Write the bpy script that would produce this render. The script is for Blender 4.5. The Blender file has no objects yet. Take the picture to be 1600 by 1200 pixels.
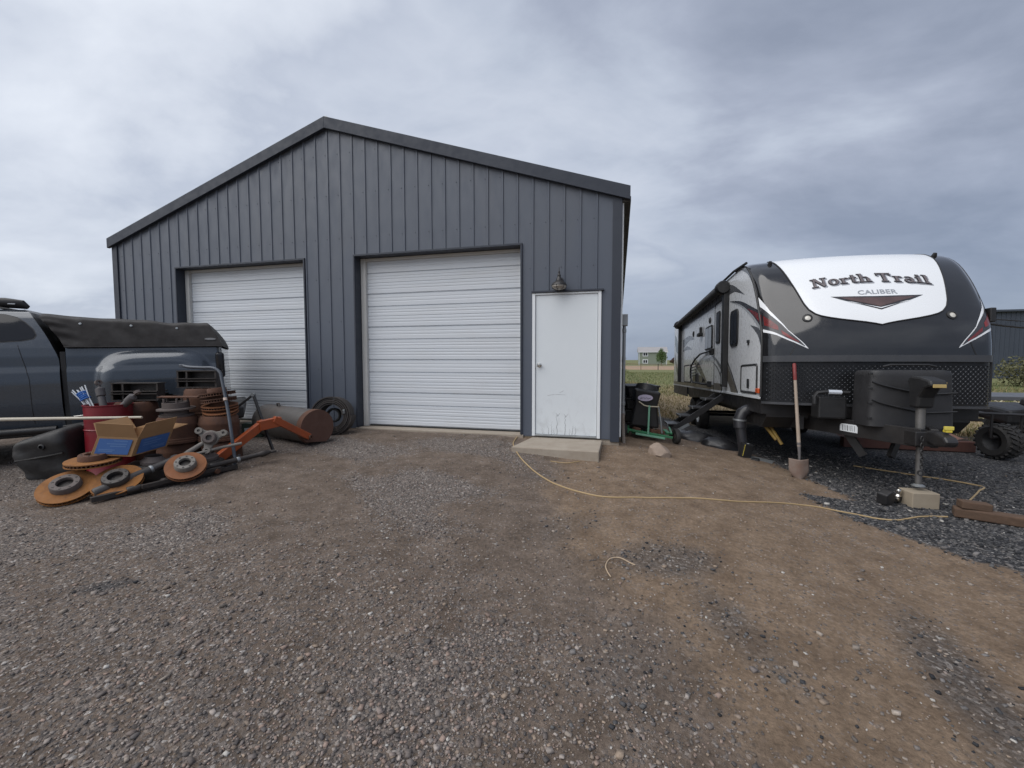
import bpy, bmesh, math, random
import numpy as np
from mathutils import Vector, Matrix, Euler
R = math.radians
random.seed(7)
RNG = np.random.default_rng(11)
SC = bpy.context.scene
COL = SC.collection

# ------------------------------------------------------------------ camera
EYE = 1.52
cam = bpy.data.cameras.new('camera')
cam.sensor_width = 36.0
cam.lens = 36.0 * 657 / 1600
cam.clip_start = 0.05
cam.clip_end = 6000
camo = bpy.data.objects.new('camera', cam)
COL.objects.link(camo)
camo.location = (0, 0, EYE)
camo.rotation_euler = (R(90) - math.atan(38 / 657), 0, R(14.2))
SC.camera = camo

# ------------------------------------------------------------------ light and exposure
SUN_EL, SUN_AZ = 52.0, 226.0          # elevation; azimuth the light comes from, clockwise from +Y
SC.view_settings.view_transform = 'Standard'
SC.view_settings.look = 'None'
SC.view_settings.gamma = 1
SC.view_settings.use_curve_mapping = False
SC.view_settings.exposure = 0.88
SC.cycles.max_bounces = 6
sun = bpy.data.lights.new('sun', 'SUN')
sun.energy = 1.5
sun.angle = R(75)
sun.color = (1.0, 0.97, 0.93)
suno = bpy.data.objects.new('sun', sun)
COL.objects.link(suno)
_d = Vector((math.sin(R(SUN_AZ)) * math.cos(R(SUN_EL)), math.cos(R(SUN_AZ)) * math.cos(R(SUN_EL)), math.sin(R(SUN_EL))))
suno.rotation_euler = _d.to_track_quat('Z', 'Y').to_euler()
suno.location = (-4, -6, 12)

world = bpy.data.worlds.new('World')
SC.world = world
world.use_nodes = True
wt = world.node_tree
for n in list(wt.nodes):
    wt.nodes.remove(n)


class NT:
    """small node-tree writer"""
    def __init__(self, tree):
        self.t = tree

    def n(self, kind, **kw):
        nd = self.t.nodes.new(kind)
        ins = kw.pop('ins', {})
        for k, v in kw.items():
            setattr(nd, k, v)
        for k, v in ins.items():
            s = nd.inputs[k]
            if isinstance(v, bpy.types.NodeSocket):
                self.t.links.new(v, s)
            else:
                s.default_value = v
        return nd

    def math(self, op, a, b=0.0, clamp=False):
        nd = self.t.nodes.new('ShaderNodeMath')
        nd.operation = op
        nd.use_clamp = clamp
        for i, v in enumerate((a, b)):
            if isinstance(v, bpy.types.NodeSocket):
                self.t.links.new(v, nd.inputs[i])
            else:
                nd.inputs[i].default_value = v
        return nd.outputs[0]

    def mix(self, fac, a, b, blend='MIX'):
        nd = self.t.nodes.new('ShaderNodeMix')
        nd.data_type = 'RGBA'
        nd.blend_type = blend
        for i, v in ((0, fac), (6, a), (7, b)):
            if isinstance(v, bpy.types.NodeSocket):
                self.t.links.new(v, nd.inputs[i])
            else:
                if i and len(v) == 3:
                    v = (*v, 1)
                nd.inputs[i].default_value = v
        return nd.outputs[2]

    def ramp(self, fac, stops, interp='LINEAR'):
        nd = self.t.nodes.new('ShaderNodeValToRGB')
        nd.color_ramp.interpolation = interp
        e = nd.color_ramp.elements
        while len(e) < len(stops):
            e.new(0.5)
        for k, (p, c) in enumerate(stops):
            e[k].position = p
            e[k].color = (*c, 1) if len(c) == 3 else c
        self.t.links.new(fac, nd.inputs[0])
        return nd.outputs[0]

    def noise(self, vec, scale, detail=4, rough=0.55, dist=0.0):
        nd = self.n('ShaderNodeTexNoise', ins={'Scale': scale, 'Detail': detail, 'Roughness': rough, 'Distortion': dist})
        if vec is not None:
            self.t.links.new(vec, nd.inputs['Vector'])
        return nd.outputs[0]


w = NT(wt)
tc = w.n('ShaderNodeTexCoord').outputs['Generated']
sep = w.n('ShaderNodeSeparateXYZ', ins={0: tc})
zc = w.math('MAXIMUM', sep.outputs[2], 0.0)
den = w.math('ADD', zc, 0.30)
px = w.math('DIVIDE', sep.outputs[0], den)
py = w.math('DIVIDE', sep.outputs[1], den)
pv = w.n('ShaderNodeCombineXYZ', ins={0: px, 1: py, 2: 0.0}).outputs[0]
mp = w.n('ShaderNodeMapping', ins={'Vector': pv, 'Location': (3.1, 1.7, 0.4), 'Rotation': (0, 0, R(25)), 'Scale': (0.62, 0.85, 1)}).outputs[0]
nA = w.noise(mp, 0.85, 7, 0.52, 0.35)
nB = w.noise(mp, 2.4, 7, 0.55, 0.3)
cl = w.math('ADD', w.math('MULTIPLY', nA, 0.56), w.math('MULTIPLY', nB, 0.44))
# the overcast is thicker towards +X (weather coming in from the right)
thick = w.math('MULTIPLY', w.math('SUBTRACT', sep.outputs[0], 0.05), 0.13)
cl2 = w.math('SUBTRACT', cl, thick)
ccol = w.ramp(cl2, [(0.34, (0.160, 0.183, 0.236)), (0.42, (0.225, 0.250, 0.310)), (0.48, (0.29, 0.32, 0.38)), (0.53, (0.335, 0.363, 0.420)), (0.57, (0.30, 0.328, 0.388)), (0.61, (0.365, 0.392, 0.445)), (0.70, (0.46, 0.485, 0.53))])
# lower cloud bank on the horizon, bluer and darker towards +X
low = w.n('ShaderNodeMapRange', ins={'Value': sep.outputs[2], 1: 0.0, 2: 0.34, 3: 1.0, 4: 0.0}).outputs[0]
side = w.n('ShaderNodeMapRange', ins={'Value': sep.outputs[0], 1: -0.75, 2: 0.15, 3: 0.12, 4: 0.92}).outputs[0]
lowf = w.math('MULTIPLY', low, side)
ccol2 = w.mix(lowf, ccol, (0.115, 0.145, 0.205))
sky = w.n('ShaderNodeTexSky', sky_type='NISHITA', sun_disc=False, sun_elevation=R(SUN_EL), sun_rotation=R(SUN_AZ))
skyd = w.mix(1.0, sky.outputs[0], (0.07, 0.07, 0.07), 'MULTIPLY')
wcol = w.mix(0.93, skyd, ccol2)
bg = w.n('ShaderNodeBackground', ins={'Color': wcol, 'Strength': 1.0})
wo = w.n('ShaderNodeOutputWorld', ins={'Surface': bg.outputs[0]})

# ------------------------------------------------------------------ helpers
OFF = {}


def setp(o, label=None, cat=None, group=None, kind=None):
    if label: o['label'] = label
    if cat: o['category'] = cat
    if group: o['group'] = group
    if kind: o['kind'] = kind
    return o


def thing(name, label, cat, loc=(0, 0, 0), rot=None, group=None, kind=None):
    """an Empty at a thing's base. Without rot its parts are written in world
    coordinates, with rot (Euler or Matrix) in the thing's own."""
    o = bpy.data.objects.new(name, None)
    o.empty_display_size = 0.1
    COL.objects.link(o)
    o.location = loc
    if rot is not None:
        if isinstance(rot, Matrix):
            o.rotation_euler = rot.to_euler()
        else:
            o.rotation_euler = rot
        OFF[o.name] = Vector((0, 0, 0))
    else:
        OFF[o.name] = Vector(loc)
    return setp(o, label, cat, group, kind)


def copy_tree(o, parent=None):
    c = o.copy()
    COL.objects.link(c)
    OFF[c.name] = OFF.get(o.name, Vector((0, 0, 0)))
    if parent is not None:
        c.parent = parent
    for ch in list(o.children):
        copy_tree(ch, c)
    return c


def frame_to(d, up=(0, 0, 1)):
    """rotation whose local Z points along d"""
    d = Vector(d).normalized()
    u = Vector(up)
    if abs(d.dot(u)) > 0.97:
        u = Vector((1, 0, 0))
    x = u.cross(d).normalized()
    y = d.cross(x)
    return Matrix((x, y, d)).transposed()


class MB:
    def __init__(self):
        self.v = []
        self.f = []

    def add(self, vs, fs):
        b = len(self.v)
        self.v += [tuple(p) for p in vs]
        self.f += [tuple(i + b for i in q) for q in fs]
        return self

    def box(self, x0, x1, y0, y1, z0, z1):
        vs = [(x, y, z) for z in (z0, z1) for y in (y0, y1) for x in (x0, x1)]
        return self.add(vs, [(0, 2, 3, 1), (4, 5, 7, 6), (0, 1, 5, 4), (2, 6, 7, 3), (0, 4, 6, 2), (1, 3, 7, 5)])

    def obox(self, c, size, rot):
        """box with a rotation (Euler tuple or Matrix)"""
        m = rot if isinstance(rot, Matrix) else Euler(rot).to_matrix()
        hx, hy, hz = (s / 2 for s in size)
        c = Vector(c)
        vs = [c + m @ Vector((x, y, z)) for z in (-hz, hz) for y in (-hy, hy) for x in (-hx, hx)]
        return self.add(vs, [(0, 2, 3, 1), (4, 5, 7, 6), (0, 1, 5, 4), (2, 6, 7, 3), (0, 4, 6, 2), (1, 3, 7, 5)])

    def bar(self, a, b, w_, h_, up=(0, 0, 1)):
        """rectangular bar from a to b"""
        a, b = Vector(a), Vector(b)
        m = frame_to(b - a, up)
        return self.obox((a + b) / 2, (w_, h_, (b - a).length), m)

    def prism(self, poly, a, b, axis='y'):
        """polygon extruded along an axis from a to b; polygon given in the other two"""
        n = len(poly)
        def pt(p, t):
            if axis == 'x': return (t, p[0], p[1])
            if axis == 'y': return (p[0], t, p[1])
            return (p[0], p[1], t)
        vs = [pt(p, a) for p in poly] + [pt(p, b) for p in poly]
        fs = [tuple(range(n)), tuple(range(2 * n - 1, n - 1, -1))]
        fs += [(i, i + n, (i + 1) % n + n, (i + 1) % n) for i in range(n)]
        return self.add(vs, fs)

    def tube(self, pts, r, n=8, cap=True):
        pts = [Vector(p) for p in pts]
        rs = r if isinstance(r, (list, tuple)) else [r] * len(pts)
        vs, fs = [], []
        t0 = (pts[1] - pts[0]).normalized()
        m = frame_to(t0)
        x = m.col[0].copy()
        for i, p in enumerate(pts):
            if i == 0: t = pts[1] - pts[0]
            elif i == len(pts) - 1: t = pts[-1] - pts[-2]
            else: t = (pts[i + 1] - p).normalized() + (p - pts[i - 1]).normalized()
            t.normalize()
            x = (x - t * x.dot(t))
            if x.length < 1e-6:
                x = frame_to(t).col[0].copy()
            x.normalize()
            y = t.cross(x)
            for k in range(n):
                a = 2 * math.pi * k / n
                vs.append(p + (x * math.cos(a) + y * math.sin(a)) * rs[i])
        for i in range(len(pts) - 1):
            for k in range(n):
                k2 = (k + 1) % n
                fs.append((i * n + k, i * n + k2, (i + 1) * n + k2, (i + 1) * n + k))
        if cap:
            fs.append(tuple(range(n - 1, -1, -1)))
            fs.append(tuple(range((len(pts) - 1) * n, len(pts) * n)))
        return self.add(vs, fs)

    def lathe(self, prof, n=24, m=None, o=(0, 0, 0), closed=False, a0=0.0, a1=2 * math.pi):
        """profile of (radius, height) turned about local Z"""
        m = m or Matrix.Identity(3)
        o = Vector(o)
        full = abs(a1 - a0 - 2 * math.pi) < 1e-6
        cols = n if full else n + 1
        vs, fs = [], []
        for (r, h) in prof:
            for k in range(cols):
                a = a0 + (a1 - a0) * k / n
                vs.append(o + m @ Vector((r * math.cos(a), r * math.sin(a), h)))
        L = len(prof)
        for i in range(L if closed else L - 1):
            i2 = (i + 1) % L
            for k in range(n):
                k2 = (k + 1) % cols
                fs.append((i * cols + k, i * cols + k2, i2 * cols + k2, i2 * cols + k))
        return self.add(vs, fs)

    def grid(self, fn, nu, nv):
        """surface from fn(i/nu, j/nv)"""
        vs = [fn(i / nu, j / nv) for j in range(nv + 1) for i in range(nu + 1)]
        fs = [(j * (nu + 1) + i, j * (nu + 1) + i + 1, (j + 1) * (nu + 1) + i + 1, (j + 1) * (nu + 1) + i)
              for j in range(nv) for i in range(nu)]
        return self.add(vs, fs)

    def mesh(self, name, mat, smooth=False, off=None):
        me = bpy.data.meshes.new(name)
        v = self.v if off is None else [(p[0] - off[0], p[1] - off[1], p[2] - off[2]) for p in self.v]
        me.from_pydata(v, [], self.f)
        me.validate()
        if mat: me.materials.append(mat)
        if smooth:
            me.polygons.foreach_set('use_smooth', [True] * len(me.polygons))
            if smooth != 'all':
                try:
                    me.set_sharp_from_angle(angle=R(38))
                except Exception:
                    pass
        bm = bmesh.new(); bm.from_mesh(me)
        bmesh.ops.recalc_face_normals(bm, faces=bm.faces)
        bm.to_mesh(me); bm.free()
        return me

    def build(self, name, mat, parent=None, smooth=False, bevel=0.0, seg=2, solid=0.0, **props):
        off = None
        if parent is not None:
            off = OFF.get(parent.name, Vector((0, 0, 0)))
        me = self.mesh(name, mat, smooth, off)
        o = bpy.data.objects.new(name, me)
        COL.objects.link(o)
        if parent is not None:
            o.parent = parent
            OFF[o.name] = off
        if solid:
            md = o.modifiers.new('solid', 'SOLIDIFY'); md.thickness = solid; md.offset = -1
        if bevel:
            md = o.modifiers.new('bevel', 'BEVEL')
            md.width = bevel; md.segments = seg; md.limit_method = 'ANGLE'; md.angle_limit = R(40)
            md.harden_normals = False
        return setp(o, **props)


def link_mesh(name, me, parent, loc=(0, 0, 0), rot=(0, 0, 0), **props):
    o = bpy.data.objects.new(name, me)
    COL.objects.link(o)
    o.parent = parent
    o.location = Vector(loc) - OFF.get(parent.name, Vector((0, 0, 0)))
    o.rotation_euler = rot
    OFF[o.name] = OFF.get(parent.name, Vector((0, 0, 0)))
    return setp(o, **props)


def pieces(parent, name, mat, quads, flip=False, bevel=0.0):
    pass


# ------------------------------------------------------------------ materials
def mat(name, col, rough=0.6, metal=0.0, col2=None, scale=6.0, amt=0.5, bump=0.0, bscale=60.0, spec=0.5, coat=0.0,
        dirt=None, dscale=2.5, damt=0.4, rvar=0.12, stretch=None):
    m = bpy.data.materials.new(name)
    m.use_nodes = True
    t = NT(m.node_tree)
    bs = m.node_tree.nodes['Principled BSDF']
    tcn = t.n('ShaderNodeTexCoord').outputs['Object']
    if stretch:
        tcn = t.n('ShaderNodeMapping', ins={'Vector': tcn, 'Scale': stretch}).outputs[0]
    c = None
    if col2 is not None:
        nz = t.noise(tcn, scale, 6, 0.62)
        f = t.n('ShaderNodeMapRange', ins={'Value': nz, 1: 0.5 - amt * 0.5, 2: 0.5 + amt * 0.5, 3: 0.0, 4: 1.0}).outputs[0]
        c = t.mix(f, col, col2)
    if dirt is not None:
        nz2 = t.noise(tcn, dscale, 8, 0.68, 0.4)
        f2 = t.n('ShaderNodeMapRange', ins={'Value': nz2, 1: 0.48, 2: 0.72, 3: 0.0, 4: damt}).outputs[0]
        c = t.mix(f2, c if c is not None else (*col, 1), dirt)
    if c is not None:
        m.node_tree.links.new(c, bs.inputs['Base Color'])
    else:
        bs.inputs['Base Color'].default_value = (*col, 1)
    bs.inputs['Metallic'].default_value = metal
    bs.inputs['Specular IOR Level'].default_value = spec
    if coat:
        bs.inputs['Coat Weight'].default_value = coat
        bs.inputs['Coat Roughness'].default_value = 0.06
    if rvar:
        nr = t.noise(tcn, 9.0, 5, 0.6)
        rr = t.n('ShaderNodeMapRange', ins={'Value': nr, 1: 0.3, 2: 0.7, 3: max(rough - rvar, 0.02), 4: min(rough + rvar, 1.0)}).outputs[0]
        m.node_tree.links.new(rr, bs.inputs['Roughness'])
    else:
        bs.inputs['Roughness'].default_value = rough
    if bump:
        nb = t.noise(tcn, bscale, 5, 0.6)
        b = t.n('ShaderNodeBump', ins={'Height': nb, 'Strength': bump, 'Distance': 0.01})
        m.node_tree.links.new(b.outputs[0], bs.inputs['Normal'])
    return m


M = {}
M['siding'] = mat('siding_paint', (0.078, 0.092, 0.120), 0.5, 0, (0.086, 0.101, 0.130), 1.3, 0.5, 0.05, 5, dirt=(0.13, 0.125, 0.12), dscale=1.2, damt=0.18, stretch=(1, 1, 0.35))
M['trim'] = mat('dark_trim_paint', (0.034, 0.040, 0.055), 0.5, 0, (0.040, 0.047, 0.062), 2.0, 0.6, 0.03, 6, spec=0.35)
M['rake'] = mat('rake_trim_paint', (0.034, 0.041, 0.056), 0.55, 0, (0.039, 0.046, 0.062), 2.0, 0.6, 0.03, 6, spec=0.3)
M['roof'] = mat('roof_metal', (0.09, 0.10, 0.115), 0.4, 0.2, (0.10, 0.11, 0.125), 2, 0.5)
M['door_white'] = mat('garage_door_white', (0.60, 0.63, 0.665), 0.42, 0, (0.56, 0.595, 0.635), 1.5, 0.6, 0.02, 20, dirt=(0.50, 0.49, 0.47), dscale=1.6, damt=0.30, stretch=(0.5, 1, 2.0))
M['jamb_white'] = mat('jamb_white', (0.62, 0.62, 0.60), 0.5, 0, (0.55, 0.54, 0.51), 3, 0.6)
M['frame_white'] = mat('door_frame_white', (0.72, 0.75, 0.77), 0.42, 0, (0.66, 0.69, 0.71), 3, 0.6)
M['black'] = mat('black_plastic', (0.012, 0.012, 0.013), 0.5, 0, (0.02, 0.02, 0.021), 8, 0.5, 0.04, 90)
M['black_metal'] = mat('black_metal', (0.014, 0.014, 0.016), 0.42, 0.0, (0.028, 0.026, 0.025), 5, 0.5, 0.06, 40)
M['rubber'] = mat('rubber', (0.016, 0.016, 0.017), 0.8, 0, (0.035, 0.032, 0.029), 6, 0.6, 0.1, 60)
M['concrete'] = mat('concrete', (0.36, 0.315, 0.26), 0.9, 0, (0.29, 0.245, 0.195), 4, 0.7, 0.25, 70, dirt=(0.21, 0.165, 0.125), dscale=5, damt=0.5)
M['galv'] = mat('galvanised_steel', (0.36, 0.38, 0.39), 0.45, 0.6, (0.27, 0.285, 0.29), 5, 0.6, 0.03, 60)
M['chrome'] = mat('satin_nickel', (0.62, 0.60, 0.56), 0.25, 1.0, rvar=0.05)
M['glass_dark'] = mat('tinted_glass', (0.015, 0.016, 0.019), 0.08, 0, spec=0.4, rvar=0.02)
M['wood'] = mat('weathered_wood', (0.23, 0.165, 0.105), 0.85, 0, (0.15, 0.105, 0.066), 5, 0.7, 0.3, 50, stretch=(1, 1, 1))
# ------------------------------------------------------------------ ground
_P = RNG.random((64, 64))


def vnoise(x, y, s):
    """tileable value noise, numpy"""
    x = np.asarray(x) * s; y = np.asarray(y) * s
    xi = np.floor(x).astype(int); yi = np.floor(y).astype(int)
    fx = x - xi; fy = y - yi
    fx = fx * fx * (3 - 2 * fx); fy = fy * fy * (3 - 2 * fy)
    a = _P[xi % 64, yi % 64]; b = _P[(xi + 1) % 64, yi % 64]
    c = _P[xi % 64, (yi + 1) % 64]; d = _P[(xi + 1) % 64, (yi + 1) % 64]
    return (a * (1 - fx) + b * fx) * (1 - fy) + (c * (1 - fx) + d * fx) * fy


def fbm(x, y, s, o=4):
    r = 0; a = 1; t = 0
    for k in range(o):
        r = r + a * vnoise(np.asarray(x) + 7.3 * k, np.asarray(y) - 3.1 * k, s * 2 ** k); t += a; a *= 0.5
    return r / t


def sstep(a, b, v):
    t = np.clip((v - a) / (b - a), 0, 1)
    return t * t * (3 - 2 * t)


def pad(x, y):
    """how far the drive rises to the slab"""
    dx = 2.0 * np.maximum(x, 0) / 5.0
    dy = np.maximum(6.12 - y, 0) / (5.0 + 4.0 * sstep(0.0, -3.0, x))
    hgt = 0.36 - 0.055 * sstep(-2.0, -0.2, x)
    far = 1 - sstep(7.5, 10.0, y) * sstep(0.0, 0.5, x)
    return hgt * np.clip(1 - np.sqrt(dx * dx + dy * dy), 0, 1) * far


def gz(x, y, fine=True):
    x = np.asarray(x, float); y = np.asarray(y, float)
    z = pad(x, y) - 0.6 * sstep(20, 130, np.hypot(x, y)) - 0.26 * sstep(6.5, 14.0, y) * sstep(0.8, 2.2, x)
    if fine:
        near = 1 - sstep(25, 60, np.hypot(x, y))
        z = z + near * ((fbm(x, y, 0.55, 3) - 0.5) * 0.05 + (fbm(x, y, 3.3, 3) - 0.5) * 0.016)
    return z


def GZ(x, y):
    return float(gz(x, y))


def zones(x, y):
    """own colours of the yard: dirt, coarse dark gravel, field"""
    x = np.asarray(x, float); y = np.asarray(y, float)
    wob = (fbm(x, y, 0.9, 4) - 0.5)
    # tan dirt: a lobe that starts at the step and runs to the right foreground
    edge = -1.25 + 0.42 * (5.6 - y) + wob * 1.5
    tan = sstep(-0.45, 0.6, x - edge)
    tan *= sstep(7.8, 6.6, y + wob)
    # dark crushed stone where the trailer stands
    line = 1.35 + 0.95 * (5.2 - y) * 0.55 + wob * 0.7
    line = np.where(y > 5.2, 1.75 - 0.25 * (y - 5.2) + wob * 0.7, line)
    dark = sstep(-0.10, 0.38, x - line - 0.55) * (1 - sstep(11, 15, y + wob * 3))
    # dark patches in the dirt
    def blob(cx, cy, rx, ry, a):
        c, s = math.cos(a), math.sin(a)
        u = (x - cx) * c + (y - cy) * s; v = -(x - cx) * s + (y - cy) * c
        return sstep(1.45, 0.15, np.sqrt((u / rx) ** 2 + (v / ry) ** 2) + wob * 1.1)
    patch = np.maximum.reduce([blob(0.36, 3.05, 0.44, 0.24, 0.3) * 0.8, blob(1.62, 2.35, 0.75, 0.22, 1.45) * 0.9, blob(0.62, 2.45, 0.44, 0.2, 1.9) * 0.7, blob(0.1, 2.0, 0.5, 0.35, 1.2) * 0.45,
                               blob(-2.9, 1.75, 0.16, 0.07, 0.4), blob(-0.9, 4.5, 0.5, 0.25, 0.2) * 0.5, blob(-0.4, 3.4, 0.4, 0.2, 1.0) * 0.5])
    # loose grey gravel bands left of the dirt
    grv = sstep(0.40, 0.62, fbm(x * 0.9 + 3, y * 1.6 + x * 0.35, 0.75, 3)) * (1 - tan)
    grv = np.maximum(grv, 0.6 * (1 - tan) * sstep(3.4, 1.2, y)) * (0.15 + 0.85 * sstep(-0.1, -0.9, x + wob * 0.9 + 0.12 * (y - 2)))
    field = sstep(10.5, 14.0, y + wob * 3.0 - 0.15 * np.maximum(-x, 0))
    field = np.maximum(field, sstep(6.2, 8.2, x + wob * 2.0))
    field = np.maximum(field, sstep(12.0, 15.0, -x + wob * 3))
    field = np.maximum(field, sstep(8.0, 14.0, -y))
    return tan, dark, patch, grv, field


def axis_pts(lo, hi, step, far, grow=1.22):
    c = list(np.arange(lo, hi + 1e-6, step))
    s = step
    a = c[0]; pre = []
    while a > -far:
        s *= grow; a -= s; pre.append(a)
    s = step; b = c[-1]; post = []
    while b < far:
        s *= grow; b += s; post.append(b)
    return np.array(pre[::-1] + c + post)


gx = axis_pts(-8.0, 5.0, 0.045, 2600)
gy = axis_pts(0.5, 7.6, 0.045, 2600)
XX, YY = np.meshgrid(gx, gy)
ZZ = gz(XX, YY)
nxg, nyg = len(gx), len(gy)
gv = np.stack([XX, YY, ZZ], -1).reshape(-1, 3)
ii, jj = np.meshgrid(np.arange(nxg - 1), np.arange(nyg - 1))
q = np.stack([jj * nxg + ii, jj * nxg + ii + 1, (jj + 1) * nxg + ii + 1, (jj + 1) * nxg + ii], -1).reshape(-1, 4)


def np_mesh(name, verts, quads, cols=None):
    me = bpy.data.meshes.new(name)
    k = quads.shape[1]
    me.vertices.add(len(verts)); me.vertices.foreach_set('co', verts.astype(np.float32).ravel())
    me.loops.add(quads.size); me.loops.foreach_set('vertex_index', quads.astype(np.int32).ravel())
    me.polygons.add(len(quads)); me.polygons.foreach_set('loop_start', np.arange(0, quads.size, k, dtype=np.int32))
    me.update(calc_edges=True)
    if cols is not None:
        for nm, c in cols.items():
            at = me.color_attributes.new(nm, 'FLOAT_COLOR', 'POINT')
            at.data.foreach_set('color', c.astype(np.float32).ravel())
    return me


tan, dark, patch, grv, field = [a.reshape(-1) for a in zones(XX, YY)]
one = np.ones_like(tan)
gme = np_mesh('ground', gv, q, {'zone_a': np.stack([tan, dark, patch, one], -1), 'zone_b': np.stack([grv, field, one, one], -1)})
gme.polygons.foreach_set('use_smooth', [True] * len(gme.polygons))
ground = bpy.data.objects.new('ground', gme)
COL.objects.link(ground)
ground['kind'] = 'structure'

gm = bpy.data.materials.new('yard_ground')
gm.use_nodes = True
t = NT(gm.node_tree)
bs = gm.node_tree.nodes['Principled BSDF']
pos = t.n('ShaderNodeNewGeometry').outputs['Position']
za = t.n('ShaderNodeSeparateColor', ins={0: t.n('ShaderNodeVertexColor', layer_name='zone_a').outputs[0]})
zb = t.n('ShaderNodeSeparateColor', ins={0: t.n('ShaderNodeVertexColor', layer_name='zone_b').outputs[0]})
n_big = t.noise(pos, 0.8, 6, 0.6)
n_mid = t.noise(pos, 5.0, 8, 0.65)
n_fine = t.noise(pos, 38.0, 6, 0.7)
n_grit = t.noise(pos, 150.0, 4, 0.7)
vor = t.n('ShaderNodeTexVoronoi', ins={'Vector': pos, 'Scale': 62.0, 'Randomness': 1.0})
vor2 = t.n('ShaderNodeTexVoronoi', ins={'Vector': pos, 'Scale': 130.0, 'Randomness': 1.0})
vsep = t.n('ShaderNodeSeparateColor', ins={0: vor.outputs['Color']})
vsep2 = t.n('ShaderNodeSeparateColor', ins={0: vor2.outputs['Color']})


def jit(sock, noise, k):
    return t.math('ADD', sock, t.math('MULTIPLY', t.math('SUBTRACT', noise, 0.5), k), True)


# packed dirt
brown = t.ramp(n_mid, [(0.30, (0.100, 0.076, 0.059)), (0.52, (0.152, 0.118, 0.094)), (0.72, (0.212, 0.166, 0.134))])
tanc = t.ramp(n_mid, [(0.30, (0.135, 0.095, 0.065)), (0.52, (0.205, 0.148, 0.103)), (0.72, (0.27, 0.200, 0.142))])
c = t.mix(t.n('ShaderNodeMapRange', ins={'Value': jit(za.outputs[0], n_mid, 0.9), 1: 0.25, 2: 0.85}).outputs[0], brown, tanc)
# grit: every voronoi cell its own stone colour
stone = t.ramp(vsep.outputs[0], [(0.0, (0.076, 0.071, 0.070)), (0.35, (0.145, 0.129, 0.121)), (0.65, (0.210, 0.182, 0.165)), (0.88, (0.275, 0.232, 0.20)), (1.0, (0.46, 0.44, 0.42))])
stone2 = t.ramp(vsep2.outputs[1], [(0.0, (0.078, 0.071, 0.068)), (0.5, (0.165, 0.143, 0.130)), (0.9, (0.25, 0.216, 0.19)), (1.0, (0.42, 0.39, 0.37))])
grit = t.mix(t.n('ShaderNodeMapRange', ins={'Value': vsep.outputs[1], 1: 0.35, 2: 0.5}).outputs[0], stone2, stone)
gcov = t.math('ADD', t.math('MULTIPLY', jit(zb.outputs[0], n_mid, 1.0), 0.62), t.math('MULTIPLY', t.math('SUBTRACT', n_big, 0.35), 0.5), True)
gsel = t.n('ShaderNodeMapRange', ins={'Value': t.math('ADD', gcov, t.math('MULTIPLY', t.math('SUBTRACT', vsep.outputs[2], 0.5), 0.7)), 1: 0.30, 2: 0.52}).outputs[0]
c = t.mix(t.math('MULTIPLY', gsel, 0.85), c, grit)
# dark crushed stone
dst = t.ramp(vsep.outputs[0], [(0.0, (0.022, 0.023, 0.026)), (0.45, (0.055, 0.056, 0.060)), (0.8, (0.105, 0.104, 0.106)), (0.95, (0.19, 0.18, 0.175)), (1.0, (0.36, 0.35, 0.33))])
dmask = t.n('ShaderNodeMapRange', ins={'Value': jit(za.outputs[1], n_mid, 0.8), 1: 0.35, 2: 0.6}).outputs[0]
c = t.mix(dmask, c, dst)
pm = t.n('ShaderNodeMapRange', ins={'Value': jit(za.outputs[2], n_mid, 1.1), 1: 0.25, 2: 1.0, 3: 0.0, 4: 0.8}).outputs[0]
c = t.mix(pm, c, dst)
# the field: dry straw with green growth further back
n_f = t.noise(pos, 0.12, 7, 0.65)
n_f2 = t.noise(pos, 2.5, 6, 0.7)
sp = t.n('ShaderNodeSeparateXYZ', ins={0: pos})
back = t.n('ShaderNodeMapRange', ins={'Value': sp.outputs[1], 1: 17.0, 2: 34.0, 3: -0.25, 4: 0.32}).outputs[0]
gf = t.n('ShaderNodeMapRange', ins={'Value': t.math('ADD', t.math('ADD', t.math('MULTIPLY', n_f, 0.6), t.math('MULTIPLY', n_f2, 0.4)), back), 1: 0.38, 2: 0.80}).outputs[0]
fcol = t.mix(gf, t.ramp(n_f2, [(0.3, (0.19, 0.145, 0.088)), (0.7, (0.31, 0.245, 0.155))]), t.ramp(n_f2, [(0.3, (0.105, 0.12, 0.048)), (0.7, (0.19, 0.19, 0.09))]))
soil = t.math('MULTIPLY', t.n('ShaderNodeMapRange', ins={'Value': sp.outputs[1], 1: 96.0, 2: 104.0}).outputs[0], t.n('ShaderNodeMapRange', ins={'Value': sp.outputs[1], 1: 190.0, 2: 150.0}).outputs[0])
fcol = t.mix(soil, fcol, t.ramp(n_f2, [(0.3, (0.27, 0.175, 0.12)), (0.7, (0.38, 0.28, 0.19))]))
fm = t.n('ShaderNodeMapRange', ins={'Value': jit(zb.outputs[1], n_mid, 0.6), 1: 0.35, 2: 0.7}).outputs[0]
c = t.mix(fm, c, fcol)
fine = t.n('ShaderNodeMapRange', ins={'Value': n_fine, 1: 0.25, 2: 0.75, 3: 0.58, 4: 1.38}).outputs[0]
fc = t.n('ShaderNodeCombineColor', ins={0: fine, 1: fine, 2: fine}).outputs[0]
c = t.mix(1.0, c, fc, 'MULTIPLY')
gm.node_tree.links.new(c, bs.inputs['Base Color'])
bs.inputs['Roughness'].default_value = 0.95
bs.inputs['Specular IOR Level'].default_value = 0.2
hgt = t.math('ADD', t.math('MULTIPLY', n_fine, 0.9), t.math('MULTIPLY', n_grit, 0.35))
vh = t.math('MULTIPLY', t.math('SUBTRACT', 0.6, vor.outputs['Distance']), t.math('ADD', gsel, dmask))
hgt = t.math('ADD', hgt, t.math('MULTIPLY', vh, 0.9))
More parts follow.
